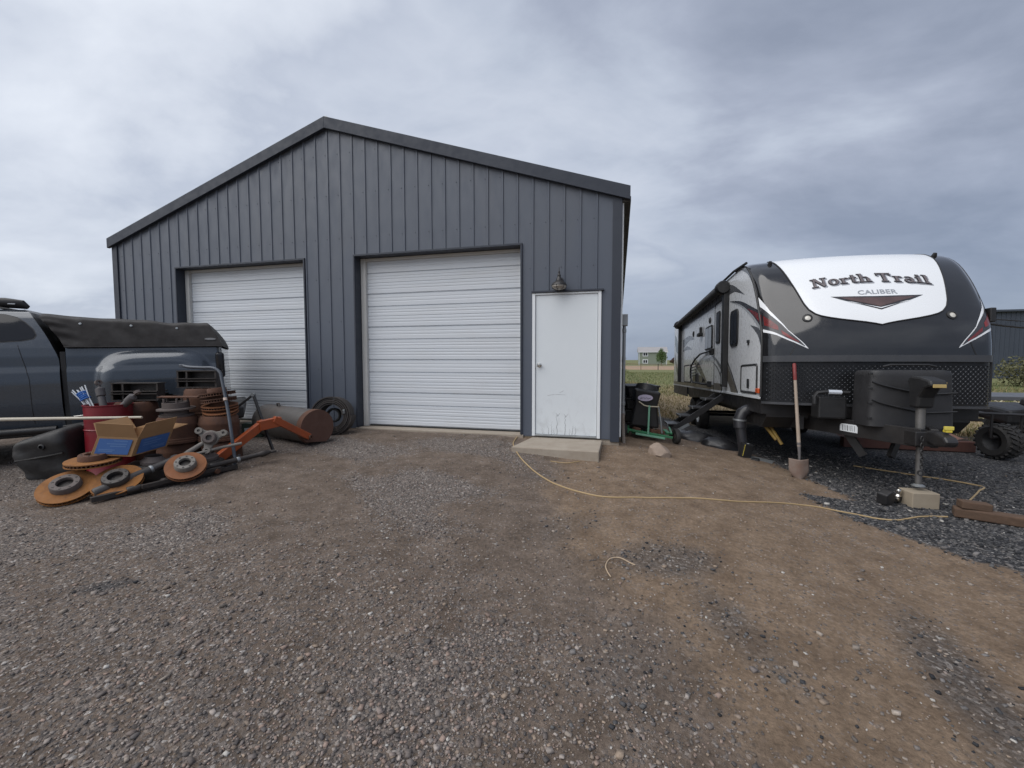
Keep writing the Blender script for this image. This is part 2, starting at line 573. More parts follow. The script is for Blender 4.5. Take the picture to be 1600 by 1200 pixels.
bp = t.n('ShaderNodeBump', ins={'Height': hgt, 'Strength': 0.85, 'Distance': 0.022})
gm.node_tree.links.new(bp.outputs[0], bs.inputs['Normal'])
gme.materials.append(gm)

# ------------------------------------------------------------------ loose stones (real geometry)
CUBE = np.array([(x, y, z) for z in (-1, 1) for y in (-1, 1) for x in (-1, 1)], float)
CQ = np.array([(0, 2, 3, 1), (4, 5, 7, 6), (0, 1, 5, 4), (2, 6, 7, 3), (0, 4, 6, 2), (1, 3, 7, 5)])


def scatter_stones(name, label, xs, ys, size, cols, sink=0.25):
    n = len(xs)
    a = RNG.random(n) * 6.283
    tilt = (RNG.random((n, 2)) - 0.5) * 0.9
    sc = size[:, None] * np.stack([0.42 + 0.3 * RNG.random(n), 0.32 + 0.2 * RNG.random(n), 0.18 + 0.16 * RNG.random(n)], -1)
    v = CUBE[None] * (0.62 + 0.5 * RNG.random((n, 8, 3)))
    v = v * sc[:, None, :]
    # tilt, then spin
    z = v[:, :, 2] + tilt[:, 0:1] * v[:, :, 0] * 0.5 + tilt[:, 1:2] * v[:, :, 1] * 0.5
    ca, sa = np.cos(a)[:, None], np.sin(a)[:, None]
    X = v[:, :, 0] * ca - v[:, :, 1] * sa + xs[:, None]
    Y = v[:, :, 0] * sa + v[:, :, 1] * ca + ys[:, None]
    Z = z + (gz(xs, ys) + sc[:, 2] * (1 - 2 * sink))[:, None]
    V = np.stack([X, Y, Z], -1).reshape(-1, 3)
    Q = (CQ[None] + (np.arange(n) * 8)[:, None, None]).reshape(-1, 4)
    C = np.repeat(np.concatenate([cols, np.ones((n, 1))], 1), 8, axis=0)
    me = np_mesh(name, V, Q, {'stone': C})
    me.materials.append(M['stone'])
    o = bpy.data.objects.new(name, me)
    COL.objects.link(o)
    return setp(o, label, 'gravel', kind='stuff')


sm = bpy.data.materials.new('loose_stone')
sm.use_nodes = True
t2 = NT(sm.node_tree)
b2 = sm.node_tree.nodes['Principled BSDF']
vc = t2.n('ShaderNodeVertexColor', layer_name='stone').outputs[0]
nn = t2.noise(t2.n('ShaderNodeNewGeometry').outputs['Position'], 120, 4, 0.7)
k2 = t2.n('ShaderNodeMapRange', ins={'Value': nn, 1: 0.25, 2: 0.75, 3: 0.7, 4: 1.25}).outputs[0]
sm.node_tree.links.new(t2.mix(1.0, vc, t2.n('ShaderNodeCombineColor', ins={0: k2, 1: k2, 2: k2}).outputs[0], 'MULTIPLY'), b2.inputs['Base Color'])
b2.inputs['Roughness'].default_value = 0.9
b2.inputs['Specular IOR Level'].default_value = 0.25
M['stone'] = sm

BLD = (-9.48, 0.0, 6.12)


def sample_yard(n, r0, r1, a0=-75, a1=62):
    """points round the camera, evenly spread over log distance"""
    r = np.exp(RNG.random(n) * (math.log(r1) - math.log(r0)) + math.log(r0))
    a = np.radians(14.2 + a0 + RNG.random(n) * (a1 - a0))
    a = -np.radians(14.2) + np.radians(a0 + RNG.random(n) * (a1 - a0))
    x = r * np.sin(a); y = r * np.cos(a)
    ok = ~((x < 0.1) & (y > 6.0))
    return x[ok], y[ok]


def stone_cols(n, kind):
    base = {'grey': [(0.097, 0.088, 0.085), (0.155, 0.134, 0.124), (0.21, 0.173, 0.155), (0.24, 0.18, 0.15), (0.285, 0.25, 0.225)],
            'dirt': [(0.14, 0.122, 0.108), (0.21, 0.168, 0.136), (0.25, 0.195, 0.15), (0.18, 0.16, 0.147), (0.28, 0.24, 0.205)],
            'dark': [(0.025, 0.026, 0.029), (0.045, 0.046, 0.05), (0.07, 0.07, 0.073), (0.11, 0.108, 0.108), (0.16, 0.15, 0.145)]}[kind]
    b = np.array(base)[RNG.integers(0, 5, n)] * (0.75 + 0.5 * RNG.random((n, 1)))
    wht = RNG.random(n) < 0.012
    b[wht] = (0.42, 0.40, 0.37)
    return b


X0, Y0 = sample_yard(210000, 0.9, 9.0)
tn, dk, pt, gr, fl = zones(X0, Y0)
u = RNG.random(len(X0))
pg = np.clip(0.10 + 0.60 * gr, 0, 1) * (1 - tn * 0.88) * (1 - dk) * (1 - fl)
pd = np.maximum(dk * 0.75, pt * 0.10) * (1 - fl)
selg = u < pg * 0.72
seld = (~selg) & (RNG.random(len(X0)) < pd)
sels = (~selg) & (~seld) & (RNG.random(len(X0)) < 0.085 * (1 - fl))
dist = np.hypot(X0, Y0)


def sizes(n, lo, k, hi):
    return np.minimum(lo * (1 + RNG.exponential(k, n)), hi)


scatter_stones('grey_gravel', 'loose grey and pinkish gravel strewn over the drive', X0[selg], Y0[selg], sizes(selg.sum(), 0.0048, 0.72, 0.030), stone_cols(selg.sum(), 'grey'))
scatter_stones('dark_gravel', 'dark crushed stone under and around the camper trailer', X0[seld], Y0[seld], np.where(dk[seld] > 0.3, sizes(seld.sum(), 0.009, 0.8, 0.042), sizes(seld.sum(), 0.007, 0.6, 0.024)), stone_cols(seld.sum(), 'dark'))
scatter_stones('dirt_pebbles', 'scattered brown pebbles pressed into the tan dirt', X0[sels], Y0[sels], sizes(sels.sum(), 0.005, 0.8, 0.032), stone_cols(sels.sum(), 'dirt'))
print('stones', selg.sum(), seld.sum(), sels.sum(), 'ground verts', len(gv))
# ------------------------------------------------------------------ metal workshop
WX0, WX1, WY = -9.48, 0.0, 6.12
SLAB = 0.40
PKX, PKZ, EVZ = -4.66, 5.30, 3.78      # underside of the roof line at the front wall


def roofz(x):
    if x < PKX:
        return EVZ + (PKZ - EVZ) * (x - WX0) / (PKX - WX0)
    return EVZ + (PKZ - EVZ) * (WX1 - x) / (WX1 - PKX)


OPEN = [(-7.96, -5.14, 3.22), (-4.21, -1.39, 3.22), (-1.235, -0.245, 2.49)]   # x0, x1, head


def wall_bottom(x):
    for a, b, h in OPEN:
        if a < x < b:
            return h
    return SLAB - 0.02


shop = thing('metal_workshop', 'dark grey metal workshop with gable roof, two white overhead doors and entry door', 'workshop', (-4.74, WY, SLAB - 0.2))
RIB = 0.2286
k0 = math.ceil((WX0 + 0.10 - PKX) / RIB)
k1 = math.floor((WX1 - 0.10 - PKX) / RIB)
ribx = [PKX + RIB * k for k in range(k0, k1 + 1)]
edges = sorted(set([WX0] + ribx + [WX1] + [e for o in OPEN for e in o[:2]]))
# each sheet covers four ribs
sheets = []
cur = WX0
kk = [x + 0.03 for i, x in enumerate(ribx) if i % 4 == 2]
bounds = [WX0] + [b for b in kk if WX0 + 0.3 < b < WX1 - 0.2] + [WX1]
for a, b in zip(bounds[:-1], bounds[1:]):
    cuts = sorted(set([a, b, *[e for e in edges if a < e < b], *([PKX] if a < PKX < b else [])]))
    s = MB()
    for p, q_ in zip(cuts[:-1], cuts[1:]):
        zb_ = wall_bottom((p + q_) / 2)
        s.add([(p, WY, zb_), (q_, WY, zb_), (q_, WY, roofz(q_)), (p, WY, roofz(p)),
               (p, WY + 0.03, zb_), (q_, WY + 0.03, zb_), (q_, WY + 0.03, roofz(q_)), (p, WY + 0.03, roofz(p))],
              [(0, 1, 2, 3), (7, 6, 5, 4), (0, 4, 5, 1)])
    sh = s.build('siding_sheet', M['siding'], shop)
    for x in ribx:
        if a <= x < b:
            zb_ = min(wall_bottom(x - 0.02), wall_bottom(x + 0.02))
            if wall_bottom(x) > SLAB: zb_ = wall_bottom(x)
            zt = roofz(x) - 0.01
            r = MB()
            prof = [(-0.022, 0.001), (-0.010, -0.014), (0.008, -0.014), (0.016, 0.001)]
            vs = [(x + dx, WY + dy, zb_) for dx, dy in prof] + [(x + dx, WY + dy, zt) for dx, dy in prof]
            r.add(vs, [(0, 1, 5, 4), (1, 2, 6, 5), (2, 3, 7, 6), (0, 3, 2, 1), (4, 5, 6, 7)])
            r.build('siding_rib', M['siding'], sh)
# screws in rows along the girts
sc_ = MB()
for zr in (0.55, 1.35, 2.15, 2.85, 3.5, 4.2, 4.85):
    for x in ribx:
        if zr > wall_bottom(x) + 0.03 and zr < roofz(x) - 0.1:
            sc_.lathe([(0.0, -0.006), (0.006, -0.005), (0.007, 0.0)], 6, frame_to((0, 1, 0)), (x - 0.045, WY - 0.001, zr))
sc_.build('screws', M['trim'], shop, kind='stuff')
# trims
tr = MB()
for x0, x1 in ((WX0 - 0.022, WX0 + 0.105), (WX1 - 0.105, WX1 + 0.022)):
    m_ = MB().box(x0, x1, WY - 0.026, WY + 0.13, SLAB - 0.05, roofz((x0 + x1) / 2) + 0.0)
    m_.build('corner_trim', M['trim'], shop, bevel=0.004)
slp = math.atan2(PKZ - EVZ, WX1 - PKX)
RL = 12.2     # building depth
for sgn, xe in ((-1, WX0 - 0.07), (1, WX1 + 0.125)):
    ze = PKZ - (abs(xe - PKX)) * (PKZ - EVZ) / (WX1 - PKX)
    m_ = MB().prism([(PKX, PKZ - 0.045), (PKX, PKZ + 0.135), (xe, ze + 0.135), (xe, ze - 0.045)], WY - 0.075, WY - 0.02, 'y')
    m_.build('rake_trim', M['rake'], shop, bevel=0.004)
    rf = MB().prism([(PKX, PKZ + 0.10), (PKX, PKZ + 0.125), (xe, ze + 0.125), (xe, ze + 0.10)], WY - 0.018, WY + RL, 'y').build('roof_slope', M['roof'], shop)
    for k in range(1, int(RL / RIB / 2)):
        y_ = WY + k * RIB * 2
        MB().add([(PKX, y_ - 0.03, PKZ + 0.126), (PKX, y_, PKZ + 0.15), (PKX, y_ + 0.03, PKZ + 0.126), (xe, y_ - 0.03, ze + 0.126), (xe, y_, ze + 0.15), (xe, y_ + 0.03, ze + 0.126)],
                 [(0, 1, 4, 3), (1, 2, 5, 4), (3, 4, 5), (0, 2, 1)]).build('roof_rib', M['roof'], rf)
MB().prism([(PKX - 0.16, PKZ + 0.08), (PKX, PKZ + 0.165), (PKX + 0.16, PKZ + 0.08)], WY - 0.03, WY + RL, 'y').build('ridge_cap', M['galv'], shop)
# eave soffit and gutter on the right
MB().box(WX1 + 0.03, WX1 + 0.135, WY - 0.01, WY + RL, EVZ - 0.10, EVZ - 0.02).build('gutter', mat('gutter_brown', (0.035, 0.033, 0.03), 0.5, 0, (0.05, 0.045, 0.04), 3, 0.6), shop, bevel=0.01)
# other walls
MB().box(WX1 - 0.03, WX1 - 0.001, WY + 0.13, WY + RL, SLAB - 0.05, EVZ).build('side_wall', M['siding'], shop)
MB().box(WX0 + 0.001, WX0 + 0.03, WY + 0.13, WY + RL, SLAB - 0.05, EVZ).build('side_wall', M['siding'], shop)
MB().prism([(WX0, SLAB), (WX1, SLAB), (WX1, EVZ), (PKX, PKZ), (WX0, EVZ)], WY + RL - 0.04, WY + RL, 'y').build('back_wall', M['siding'], shop)
for sx, x in ((1, WX1), (-1, WX0)):
    for k in range(1, 52):
        y_ = WY + 0.15 + k * RIB
        MB().add([(x, y_ - 0.028, SLAB), (x + sx * 0.019, y_ - 0.012, SLAB), (x + sx * 0.019, y_ + 0.012, SLAB), (x, y_ + 0.028, SLAB),
                  (x, y_ - 0.028, EVZ), (x + sx * 0.019, y_ - 0.012, EVZ), (x + sx * 0.019, y_ + 0.012, EVZ), (x, y_ + 0.028, EVZ)],
                 [(0, 1, 5, 4), (1, 2, 6, 5), (2, 3, 7, 6)]).build('side_rib', M['siding'], shop)
# downspout strip, white, at the right corner
MB().box(WX1 + 0.024, WX1 + 0.044, WY + 0.02, WY + 0.07, SLAB + 0.02, EVZ - 0.05).build('corner_flashing', M['frame_white'], shop)
# slab and its visible edge
MB().box(WX0 + 0.02, WX1 - 0.02, WY + 0.02, WY + RL - 0.05, -0.15, SLAB - 0.022).build('foundation', M['concrete'], shop, bevel=0.008)
for a, b in ((-8.0, -5.1), (-4.23, -1.37)):
    MB().box(a, b, WY - 0.02, WY + 0.45, 0.1, SLAB - 0.004).build('door_sill', M['concrete'], shop, bevel=0.01)
MB().box(-0.24, 0.02, WY + 0.005, WY + 0.09, 0.08, SLAB - 0.052).build('sill_board', M['concrete'], shop, bevel=0.004)
MB().box(-1.37, -1.24, WY + 0.005, WY + 0.09, 0.08, SLAB - 0.04).build('sill_board', M['wood'], shop, bevel=0.004)

# overhead doors
REC = 0.20


def section_profile(h):
    """(depth, height) of one door section, outward is negative"""
    p = [(0.006, 0.0), (0.006, 0.006), (-0.012, 0.016)]
    for zc_ in (0.13, 0.215):
        p += [(-0.012, h * zc_), (-0.0085, h * zc_ + 0.005), (-0.0085, h * zc_ + 0.018), (-0.012, h * zc_ + 0.023)]
    p += [(-0.012, h * 0.31), (-0.006, h * 0.318), (-0.006, h * 0.34), (-0.012, h * 0.352)]
    for zc_ in (0.42, 0.50):
        p += [(-0.012, h * zc_), (-0.0085, h * zc_ + 0.005), (-0.0085, h * zc_ + 0.018), (-0.012, h * zc_ + 0.023)]
    p += [(-0.012, h * 0.612), (0.006, h * 0.622), (0.006, h * 0.634), (-0.012, h * 0.652)]
    for zc_ in (0.76, 0.86):
        p += [(-0.012, h * zc_), (-0.0095, h * zc_ + 0.006), (-0.0095, h * zc_ + 0.018), (-0.012, h * zc_ + 0.024)]
    p += [(-0.012, h - 0.008), (0.006, h - 0.003), (0.006, h)]
    return p


for a, b, hd in OPEN[:2]:
    yd = WY + REC
    # dark reveal trims
    for x0, x1 in ((a, a + 0.026), (b - 0.026, b)):
        MB().box(x0, x1, WY - 0.03, yd + 0.02, SLAB - 0.0, hd).build('jamb_trim', M['trim'], shop, bevel=0.003)
    MB().box(a, b, WY - 0.032, yd + 0.02, hd - 0.026, hd + 0.004).build('head_trim', M['trim'], shop, bevel=0.003)
    # white jamb boards
    for x0, x1 in ((a + 0.028, a + 0.115), (b - 0.062, b - 0.028)):
        MB().box(x0, x1, yd - 0.06, yd + 0.03, SLAB, hd - 0.03).build('jamb_board', M['jamb_white'], shop, bevel=0.003)
    MB().box(a + 0.116, b - 0.063, yd - 0.045, yd + 0.03, hd - 0.075, hd - 0.03).build('head_board', M['jamb_white'], shop, bevel=0.003)
    gd = bpy.data.objects.new('overhead_door', None)
    COL.objects.link(gd); gd.parent = shop; OFF[gd.name] = OFF[shop.name]
    hs = (hd - 0.065 - SLAB - 0.02) / 5
    for k in range(5):
        z0 = SLAB + 0.02 + hs * k
        pr = section_profile(hs - 0.004)
        x0, x1 = a + 0.10, b - 0.05
        s = MB()
        vs = [(x0, yd + 0.005 + d, z0 + h) for d, h in pr] + [(x1, yd + 0.005 + d, z0 + h) for d, h in pr]
        n_ = len(pr)
        s.add(vs, [(i, i + n_, i + 1 + n_, i + 1) for i in range(n_ - 1)])
        s.box(x0, x1, yd + 0.012, yd + 0.04, z0, z0 + hs - 0.003)
        s.build('door_section', M['door_white'], gd)
    MB().box(a + 0.10, b - 0.05, yd - 0.004, yd + 0.03, SLAB - 0.002, SLAB + 0.018).build('bottom_seal', M['rubber'], gd)

# entry door
a, b, hd = OPEN[2]
dz = SLAB - 0.01
MB().box(a - 0.01, b + 0.03, WY - 0.05, WY + 0.01, hd, hd + 0.028).build('drip_cap', M['trim'], shop, bevel=0.003)
MB().box(a, a + 0.045, WY - 0.03, WY + 0.10, dz, hd - 0.002).build('door_frame', M['frame_white'], shop, bevel=0.004)
MB().box(b - 0.045, b, WY - 0.03, WY + 0.10, dz, hd - 0.002).build('door_frame', M['frame_white'], shop, bevel=0.004)
MB().box(a + 0.046, b - 0.046, WY - 0.028, WY + 0.10, hd - 0.03, hd - 0.003).build('door_frame', M['frame_white'], shop, bevel=0.004)
MB().box(a + 0.046, b - 0.046, WY - 0.03, WY + 0.1, dz, dz + 0.025).build('threshold', M['galv'], shop, bevel=0.004)
dm = mat('entry_door_white', (0.67, 0.71, 0.735), 0.4, 0, (0.63, 0.67, 0.70), 1.2, 0.6, 0.02, 12)
# scuffed and rust-streaked lower half
_t = NT(dm.node_tree)
_bs = dm.node_tree.nodes['Principled BSDF']
_geo = _t.n('ShaderNodeNewGeometry').outputs['Position']
_sp = _t.n('ShaderNodeSeparateXYZ', ins={0: _geo})
_n1 = _t.noise(_t.n('ShaderNodeMapping', ins={'Vector': _geo, 'Scale': (9, 1, 5)}).outputs[0], 1.0, 7, 0.7, 0.6)
_lowm = _t.n('ShaderNodeMapRange', ins={'Value': _sp.outputs[2], 1: 0.45, 2: 1.25, 3: 1.0, 4: 0.0}).outputs[0]
_sm = _t.n('ShaderNodeMapRange', ins={'Value': _n1, 1: 0.52, 2: 0.75, 3: 0.0, 4: 0.5}).outputs[0]
_src = _bs.inputs['Base Color'].links[0].from_socket
dm.node_tree.links.new(_t.mix(_t.math('MULTIPLY', _sm, _lowm), _src, (0.36, 0.37, 0.37)), _bs.inputs['Base Color'])
ed = MB().box(a + 0.05, b - 0.05, WY - 0.008, WY + 0.04, dz + 0.028, hd - 0.033).build('entry_door', dm, shop, bevel=0.003)
kx, kz = a + 0.105, 1.44
kn = MB()
kn.lathe([(0.0, 0.0), (0.033, 0.0), (0.033, -0.008), (0.014, -0.012), (0.012, -0.035), (0.026, -0.042), (0.029, -0.058), (0.02, -0.068), (0.0, -0.07)], 20, frame_to((0, 1, 0)), (kx, WY - 0.008, kz))
kn.build('door_knob', M['chrome'], ed, smooth=True)
# dark hairline runs that creep up from the foot of the door
stk = mat('rust_run', (0.06, 0.06, 0.065), 0.7)
random.seed(3)
for fx, h_, w_ in ((0.22, 0.16, 0.003), (0.27, 0.19, 0.003), (0.36, 0.30, 0.005), (0.49, 0.29, 0.005), (0.57, 0.09, 0.003), (0.61, 0.14, 0.004), (0.66, 0.13, 0.004), (0.12, 0.09, 0.002), (0.31, 0.10, 0.003)):
    x = a + 0.05 + fx * (b - a - 0.1)
    pts = []
    nseg = 8
    for i in range(nseg + 1):
        pts.append((x + random.uniform(-0.006, 0.006) * (1 + i / 5), WY - 0.0092, dz + 0.03 + h_ * i / nseg))
    s = MB()
    vs = []
    for i, p in enumerate(pts):
        ww = w_ * (1 - 0.7 * i / nseg) * 0.6
        vs += [(p[0] - ww, p[1], p[2]), (p[0] + ww, p[1], p[2])]
    s.add(vs, [(2 * i, 2 * i + 1, 2 * i + 3, 2 * i + 2) for i in range(nseg)])
    if h_ > 0.28:
        tip = Vector(pts[-1])
        for dx in (-0.03, 0.03):
            s.add([tip + Vector((-0.002, -0.0004, -0.03)), tip + Vector((0.002, -0.0004, -0.03)), tip + Vector((dx + 0.001, -0.0004, 0.02)), tip + Vector((dx - 0.001, -0.0004, 0.02))], [(0, 1, 2, 3)])
    s.build('rust_run', stk, ed)
sq = MB()
for (p, q_) in (((0.42, 0.87), (0.47, 0.91)), ((0.40, 0.86), (0.45, 0.89)), ((0.2, 0.80), (0.32, 0.83)), ((0.33, 0.83), (0.5, 0.82))):
    x0, x1 = a + 0.05 + p[0] * 0.89, a + 0.05 + q_[0] * 0.89
    z0, z1 = dz + p[1] * 0.75, dz + q_[1] * 0.75
    sq.add([(x0, WY - 0.0094, z0), (x1, WY - 0.0094, z1), (x1, WY - 0.0094, z1 + 0.003), (x0, WY - 0.0094, z0 + 0.004)], [(0, 1, 2, 3)])
sq.build('scuff', mat('grey_scuff', (0.35, 0.36, 0.37), 0.6), ed)

# coach lamp above the door
lx, lz = -0.83, 2.52
lamp = MB().lathe([(0.0, 0.0), (0.05, 0.0), (0.05, -0.02), (0.03, -0.03), (0.0, -0.03)], 16, frame_to((0, 1, 0)), (lx, WY - 0.0, lz + 0.13)).build('wall_lamp', M['black_metal'], shop, smooth=True)
ly = WY - 0.13
MB().tube([(lx, WY - 0.02, lz + 0.14), (lx, WY - 0.07, lz + 0.19), (lx, ly, lz + 0.175)], 0.008, 8).build('lamp_arm', M['black_metal'], lamp)
MB().lathe([(0.0, 0.31), (0.004, 0.30), (0.007, 0.25), (0.016, 0.235), (0.012, 0.225), (0.018, 0.20), (0.026, 0.19), (0.022, 0.175), (0.032, 0.15), (0.040, 0.135), (0.042, 0.115), (0.062, 0.10), (0.088, 0.082), (0.108, 0.055), (0.110, 0.047), (0.0, 0.047)], 24, None, (lx, ly, lz)).build('lamp_hood', M['black_metal'], lamp, smooth=True)
MB().lathe([(0.102, 0.046), (0.105, 0.03), (0.088, 0.004), (0.05, -0.012), (0.0, -0.016)], 24, None, (lx, ly, lz)).build('lamp_glass', mat('seeded_glass', (0.34, 0.31, 0.27), 0.25, 0, (0.22, 0.2, 0.18), 20, 0.6, 0.1, 60), lamp, smooth=True)
for k in range(6):
    an = k * math.pi / 3 + 0.3
    c_, s_ = math.cos(an), math.sin(an)
    MB().tube([(lx + 0.107 * c_, ly + 0.107 * s_, lz + 0.046), (lx + 0.093 * c_, ly + 0.093 * s_, lz + 0.004), (lx + 0.05 * c_, ly + 0.05 * s_, lz - 0.016)], 0.004, 6).build('lamp_rib', M['black_metal'], lamp)

# conduit on the side wall
cd = MB().tube([(0.075, 6.5, 0.0), (0.075, 6.5, 2.02)], 0.025, 12).build('conduit', M['galv'], shop, smooth=True)
MB().box(0.04, 0.125, 6.44, 6.56, 2.02, 2.19).build('junction_box', M['galv'], cd, bevel=0.008)
for z_ in (0.72, 0.86, 1.95):
    MB().lathe([(0.025, -0.03), (0.032, -0.025), (0.032, 0.025), (0.025, 0.03)], 12, None, (0.075, 6.5, z_)).build('coupling', M['galv'], cd, smooth=True)
MB().tube([(0.075, 6.47, 0.72), (0.078, 6.46, 0.5), (0.09, 6.42, 0.32), (0.10, 6.40, 0.15)], 0.028, 10).build('riser', mat('rusty_pipe', (0.17, 0.13, 0.10), 0.8, 0, (0.26, 0.24, 0.22), 8, 0.6), cd, smooth=True)

# concrete step
stp = MB().prism([(-1.36, 5.33), (-0.22, 5.30), (-0.21, 6.085), (-1.23, 6.085)], 0.16, 0.372, 'z')
stp.build('concrete_step', M['concrete'], None, bevel=0.012, label='pale concrete step slab in front of the white entry door', cat='step')
# ------------------------------------------------------------------ camper trailer
TX0,TX1=1.855,4.295; TCX=(TX0+TX1)/2; TH=(TX1-TX0)/2
CP=[(6.09,1.56),(6.10,1.75),(6.15,1.97),(6.28,2.24),(6.46,2.54),(6.68,2.80),(6.92,2.95),(7.22,3.03)]
_L=[0]
for (a,b),(c,d) in zip(CP[:-1],CP[1:]): _L.append(_L[-1]+math.hypot(c-a,d-b))
_L=[l/_L[-1] for l in _L]
def cprof(t):
    t=min(max(t,0),1)
    i=0
    while i<len(CP)-2 and t>_L[i+1]: i+=1
    u=(t-_L[i])/(_L[i+1]-_L[i])
    g=lambda k:CP[min(max(k,0),len(CP)-1)]
    p0,p1,p2,p3=g(i-1),g(i),g(i+1),g(i+2)
    r=[]
    for k in (0,1):
        r.append(.5*((2*p1[k])+(-p0[k]+p2[k])*u+(2*p0[k]-5*p1[k]+4*p2[k]-p3[k])*u*u+(-p0[k]+3*p1[k]-3*p2[k]+p3[k])*u**3))
    return r
def cap(s,t,off=0.0):
    n,z=cprof(t)
    n2,z2=cprof(min(t+.01,1)); n1,z1=cprof(max(t-.01,0))
    a=abs(s)
    n-=(.17-.05*t)*(1-a**2.4)
    z+=.035*t*t*(1-a*a)
    if a>.9: n+=.10*((a-.9)/.1)**2*(1-.3*t)
    # outward normal approx in (n,z)
    dn,dz=n2-n1,z2-z1; L=math.hypot(dn,dz); nn,nz=-dz/L,dn/L
    return (TCX+TH*s, n+nn*off, z+nz*off)


def rrect(a0, a1, b0, b1, r, n=5):
    p = []
    for cx_, cy_, s0 in ((a1 - r, b1 - r, 0), (a0 + r, b1 - r, 90), (a0 + r, b0 + r, 180), (a1 - r, b0 + r, 270)):
        for k in range(n + 1):
            an = R(s0 + 90 * k / n)
            p.append((cx_ + r * math.cos(an), cy_ + r * math.sin(an)))
    return p


def text_mesh(body, bold=0.0, size=1.0):
    """outline of a word in the built-in face: (verts 2D, faces, width)"""
    cu = bpy.data.curves.new('word', 'FONT')
    cu.body = body; cu.size = size; cu.offset = bold; cu.resolution_u = 3
    cu.space_character = 1.0 + bold * 2
    o = bpy.data.objects.new('word', cu)
    COL.objects.link(o)
    bpy.context.view_layer.update()
    me = bpy.data.meshes.new_from_object(o.evaluated_get(bpy.context.evaluated_depsgraph_get()))
    v = [(p.co.x, p.co.y) for p in me.vertices]
    f = [tuple(p.vertices) for p in me.polygons]
    bpy.data.objects.remove(o); bpy.data.curves.remove(cu); bpy.data.meshes.remove(me)
    xs = [p[0] for p in v]
    x0, x1 = min(xs), max(xs)
    return [(x - x0, y) for x, y in v], f, x1 - x0


M['gel_white'] = mat('gelcoat_white', (0.77, 0.79, 0.81), 0.28, 0, (0.75, 0.77, 0.79), 0.9, 0.7, 0.0, 4, coat=0.3, rvar=0.03)
M['cap_dark'] = mat('cap_charcoal_gloss', (0.011, 0.011, 0.012), 0.13, 0, (0.014, 0.014, 0.015), 2, 0.6, 0.006, 3, coat=0.6, dirt=(0.05, 0.047, 0.044), dscale=2.2, damt=0.16, rvar=0.06)
M['mid_grey'] = mat('graphic_grey', (0.10, 0.105, 0.115), 0.3, coat=0.3)
M['dk_grey'] = mat('graphic_dark', (0.035, 0.035, 0.04), 0.3, coat=0.3)
M['red_gfx'] = mat('graphic_red', (0.27, 0.022, 0.022), 0.3, 0, (0.06, 0.012, 0.014), 7, 0.4, coat=0.3)
M['maroon'] = mat('graphic_maroon', (0.055, 0.034, 0.034), 0.3, 0, (0.12, 0.075, 0.07), 6, 0.5, coat=0.3)
M['tan_gfx'] = mat('graphic_tan', (0.16, 0.145, 0.12), 0.35, coat=0.3)
M['silver_gfx'] = mat('graphic_silver', (0.42, 0.44, 0.46), 0.3, coat=0.3)
M['orange_lens'] = mat('marker_lens', (0.55, 0.09, 0.02), 0.2, coat=0.5)
M['lamp_clear'] = mat('lamp_lens', (0.62, 0.60, 0.54), 0.15, coat=0.5)

TY1 = 15.35
tr = thing('camper_trailer', 'white and charcoal travel trailer with lettered front cap parked beside the workshop', 'camper trailer', (TCX, 10.5, 0))
tr.location = (TCX, 10.5, -0.165)            # the tongue is jacked up, the tail sits lower
tr.rotation_euler = (R(-2.1), 0, 0)
edge = [cap(-1, k / 16) for k in range(17)]
poly = [(6.225, 1.02), (6.225, 1.56)] + [(p[1] + 0.02, p[2] - 0.01) for p in edge[1:]] + [(TY1 - 0.12, 3.02), (TY1, 2.9), (TY1, 1.02)]
MB().prism(poly, TX0, TX1, 'x').build('body', M['gel_white'], tr)
MB().grid(lambda a, b: cap(-1 + 2 * a, b), 72, 40).build('front_cap', M['cap_dark'], tr, smooth='all')
# moulding where cap and side wall meet, both sides
for s in (-1, 1):
    MB().tube([(TX0 - 0.004 if s < 0 else TX1 + 0.004, cap(s, k / 20)[1] + 0.012, cap(s, k / 20)[2]) for k in range(21)] + [(TX0 if s < 0 else TX1, 7.6, 3.03)], 0.016, 6).build('edge_moulding', M['black'], tr, smooth=True)
    MB().tube([(TX0 - 0.004 if s < 0 else TX1 + 0.004, 6.21, 1.03), (TX0 - 0.004 if s < 0 else TX1 + 0.004, 6.20, 1.57)], 0.016, 6).build('edge_moulding', M['black'], tr, smooth=True)


def belt(a, b, z0, z1, off):
    s = -1 + 2 * a
    p = cap(s, 0.0)
    return (p[0], p[1] - off, z0 + (z1 - z0) * b)


# rock guard of tread plate
MB().grid(lambda a, b: belt(a, b, 0.97, 1.50, -0.03), 48, 2).build('rock_guard', mat('tread_plate_black', (0.018, 0.019, 0.021), 0.32, 0.5, (0.026, 0.027, 0.03), 6, 0.6), tr, smooth='all')
lg = MB()
rows, cols_ = 16, 86
for i in range(cols_):
    for j in range(rows):
        s = -0.975 + 1.95 * (i + 0.5) / cols_
        z = 0.995 + 0.46 * (j + 0.5) / rows
        p = Vector(belt((s + 1) / 2, 0, z, z, -0.030))
        p2 = Vector(belt((s + 1) / 2 + 0.005, 0, z, z, -0.030))
        tx = (p2 - p).normalized()
        nr = Vector((tx.y, -tx.x, 0))
        if nr.y > 0: nr = -nr
        sg = 1 if (i + j) % 2 else -1
        d1 = (tx * 0.55 * sg + Vector((0, 0, 1)) * 0.83) * 0.0145
        d2 = (tx * 0.83 - Vector((0, 0, 1)) * 0.55 * sg) * 0.0050
        b_ = p + nr * 0.0005
        lg.add([b_ - d1, b_ + d2, b_ + d1, b_ - d2, b_ - d1 * 0.5 + nr * 0.004, b_ + d1 * 0.5 + nr * 0.004],
               [(0, 1, 4), (1, 2, 5), (1, 5, 4), (2, 3, 5), (3, 0, 4), (3, 4, 5)])
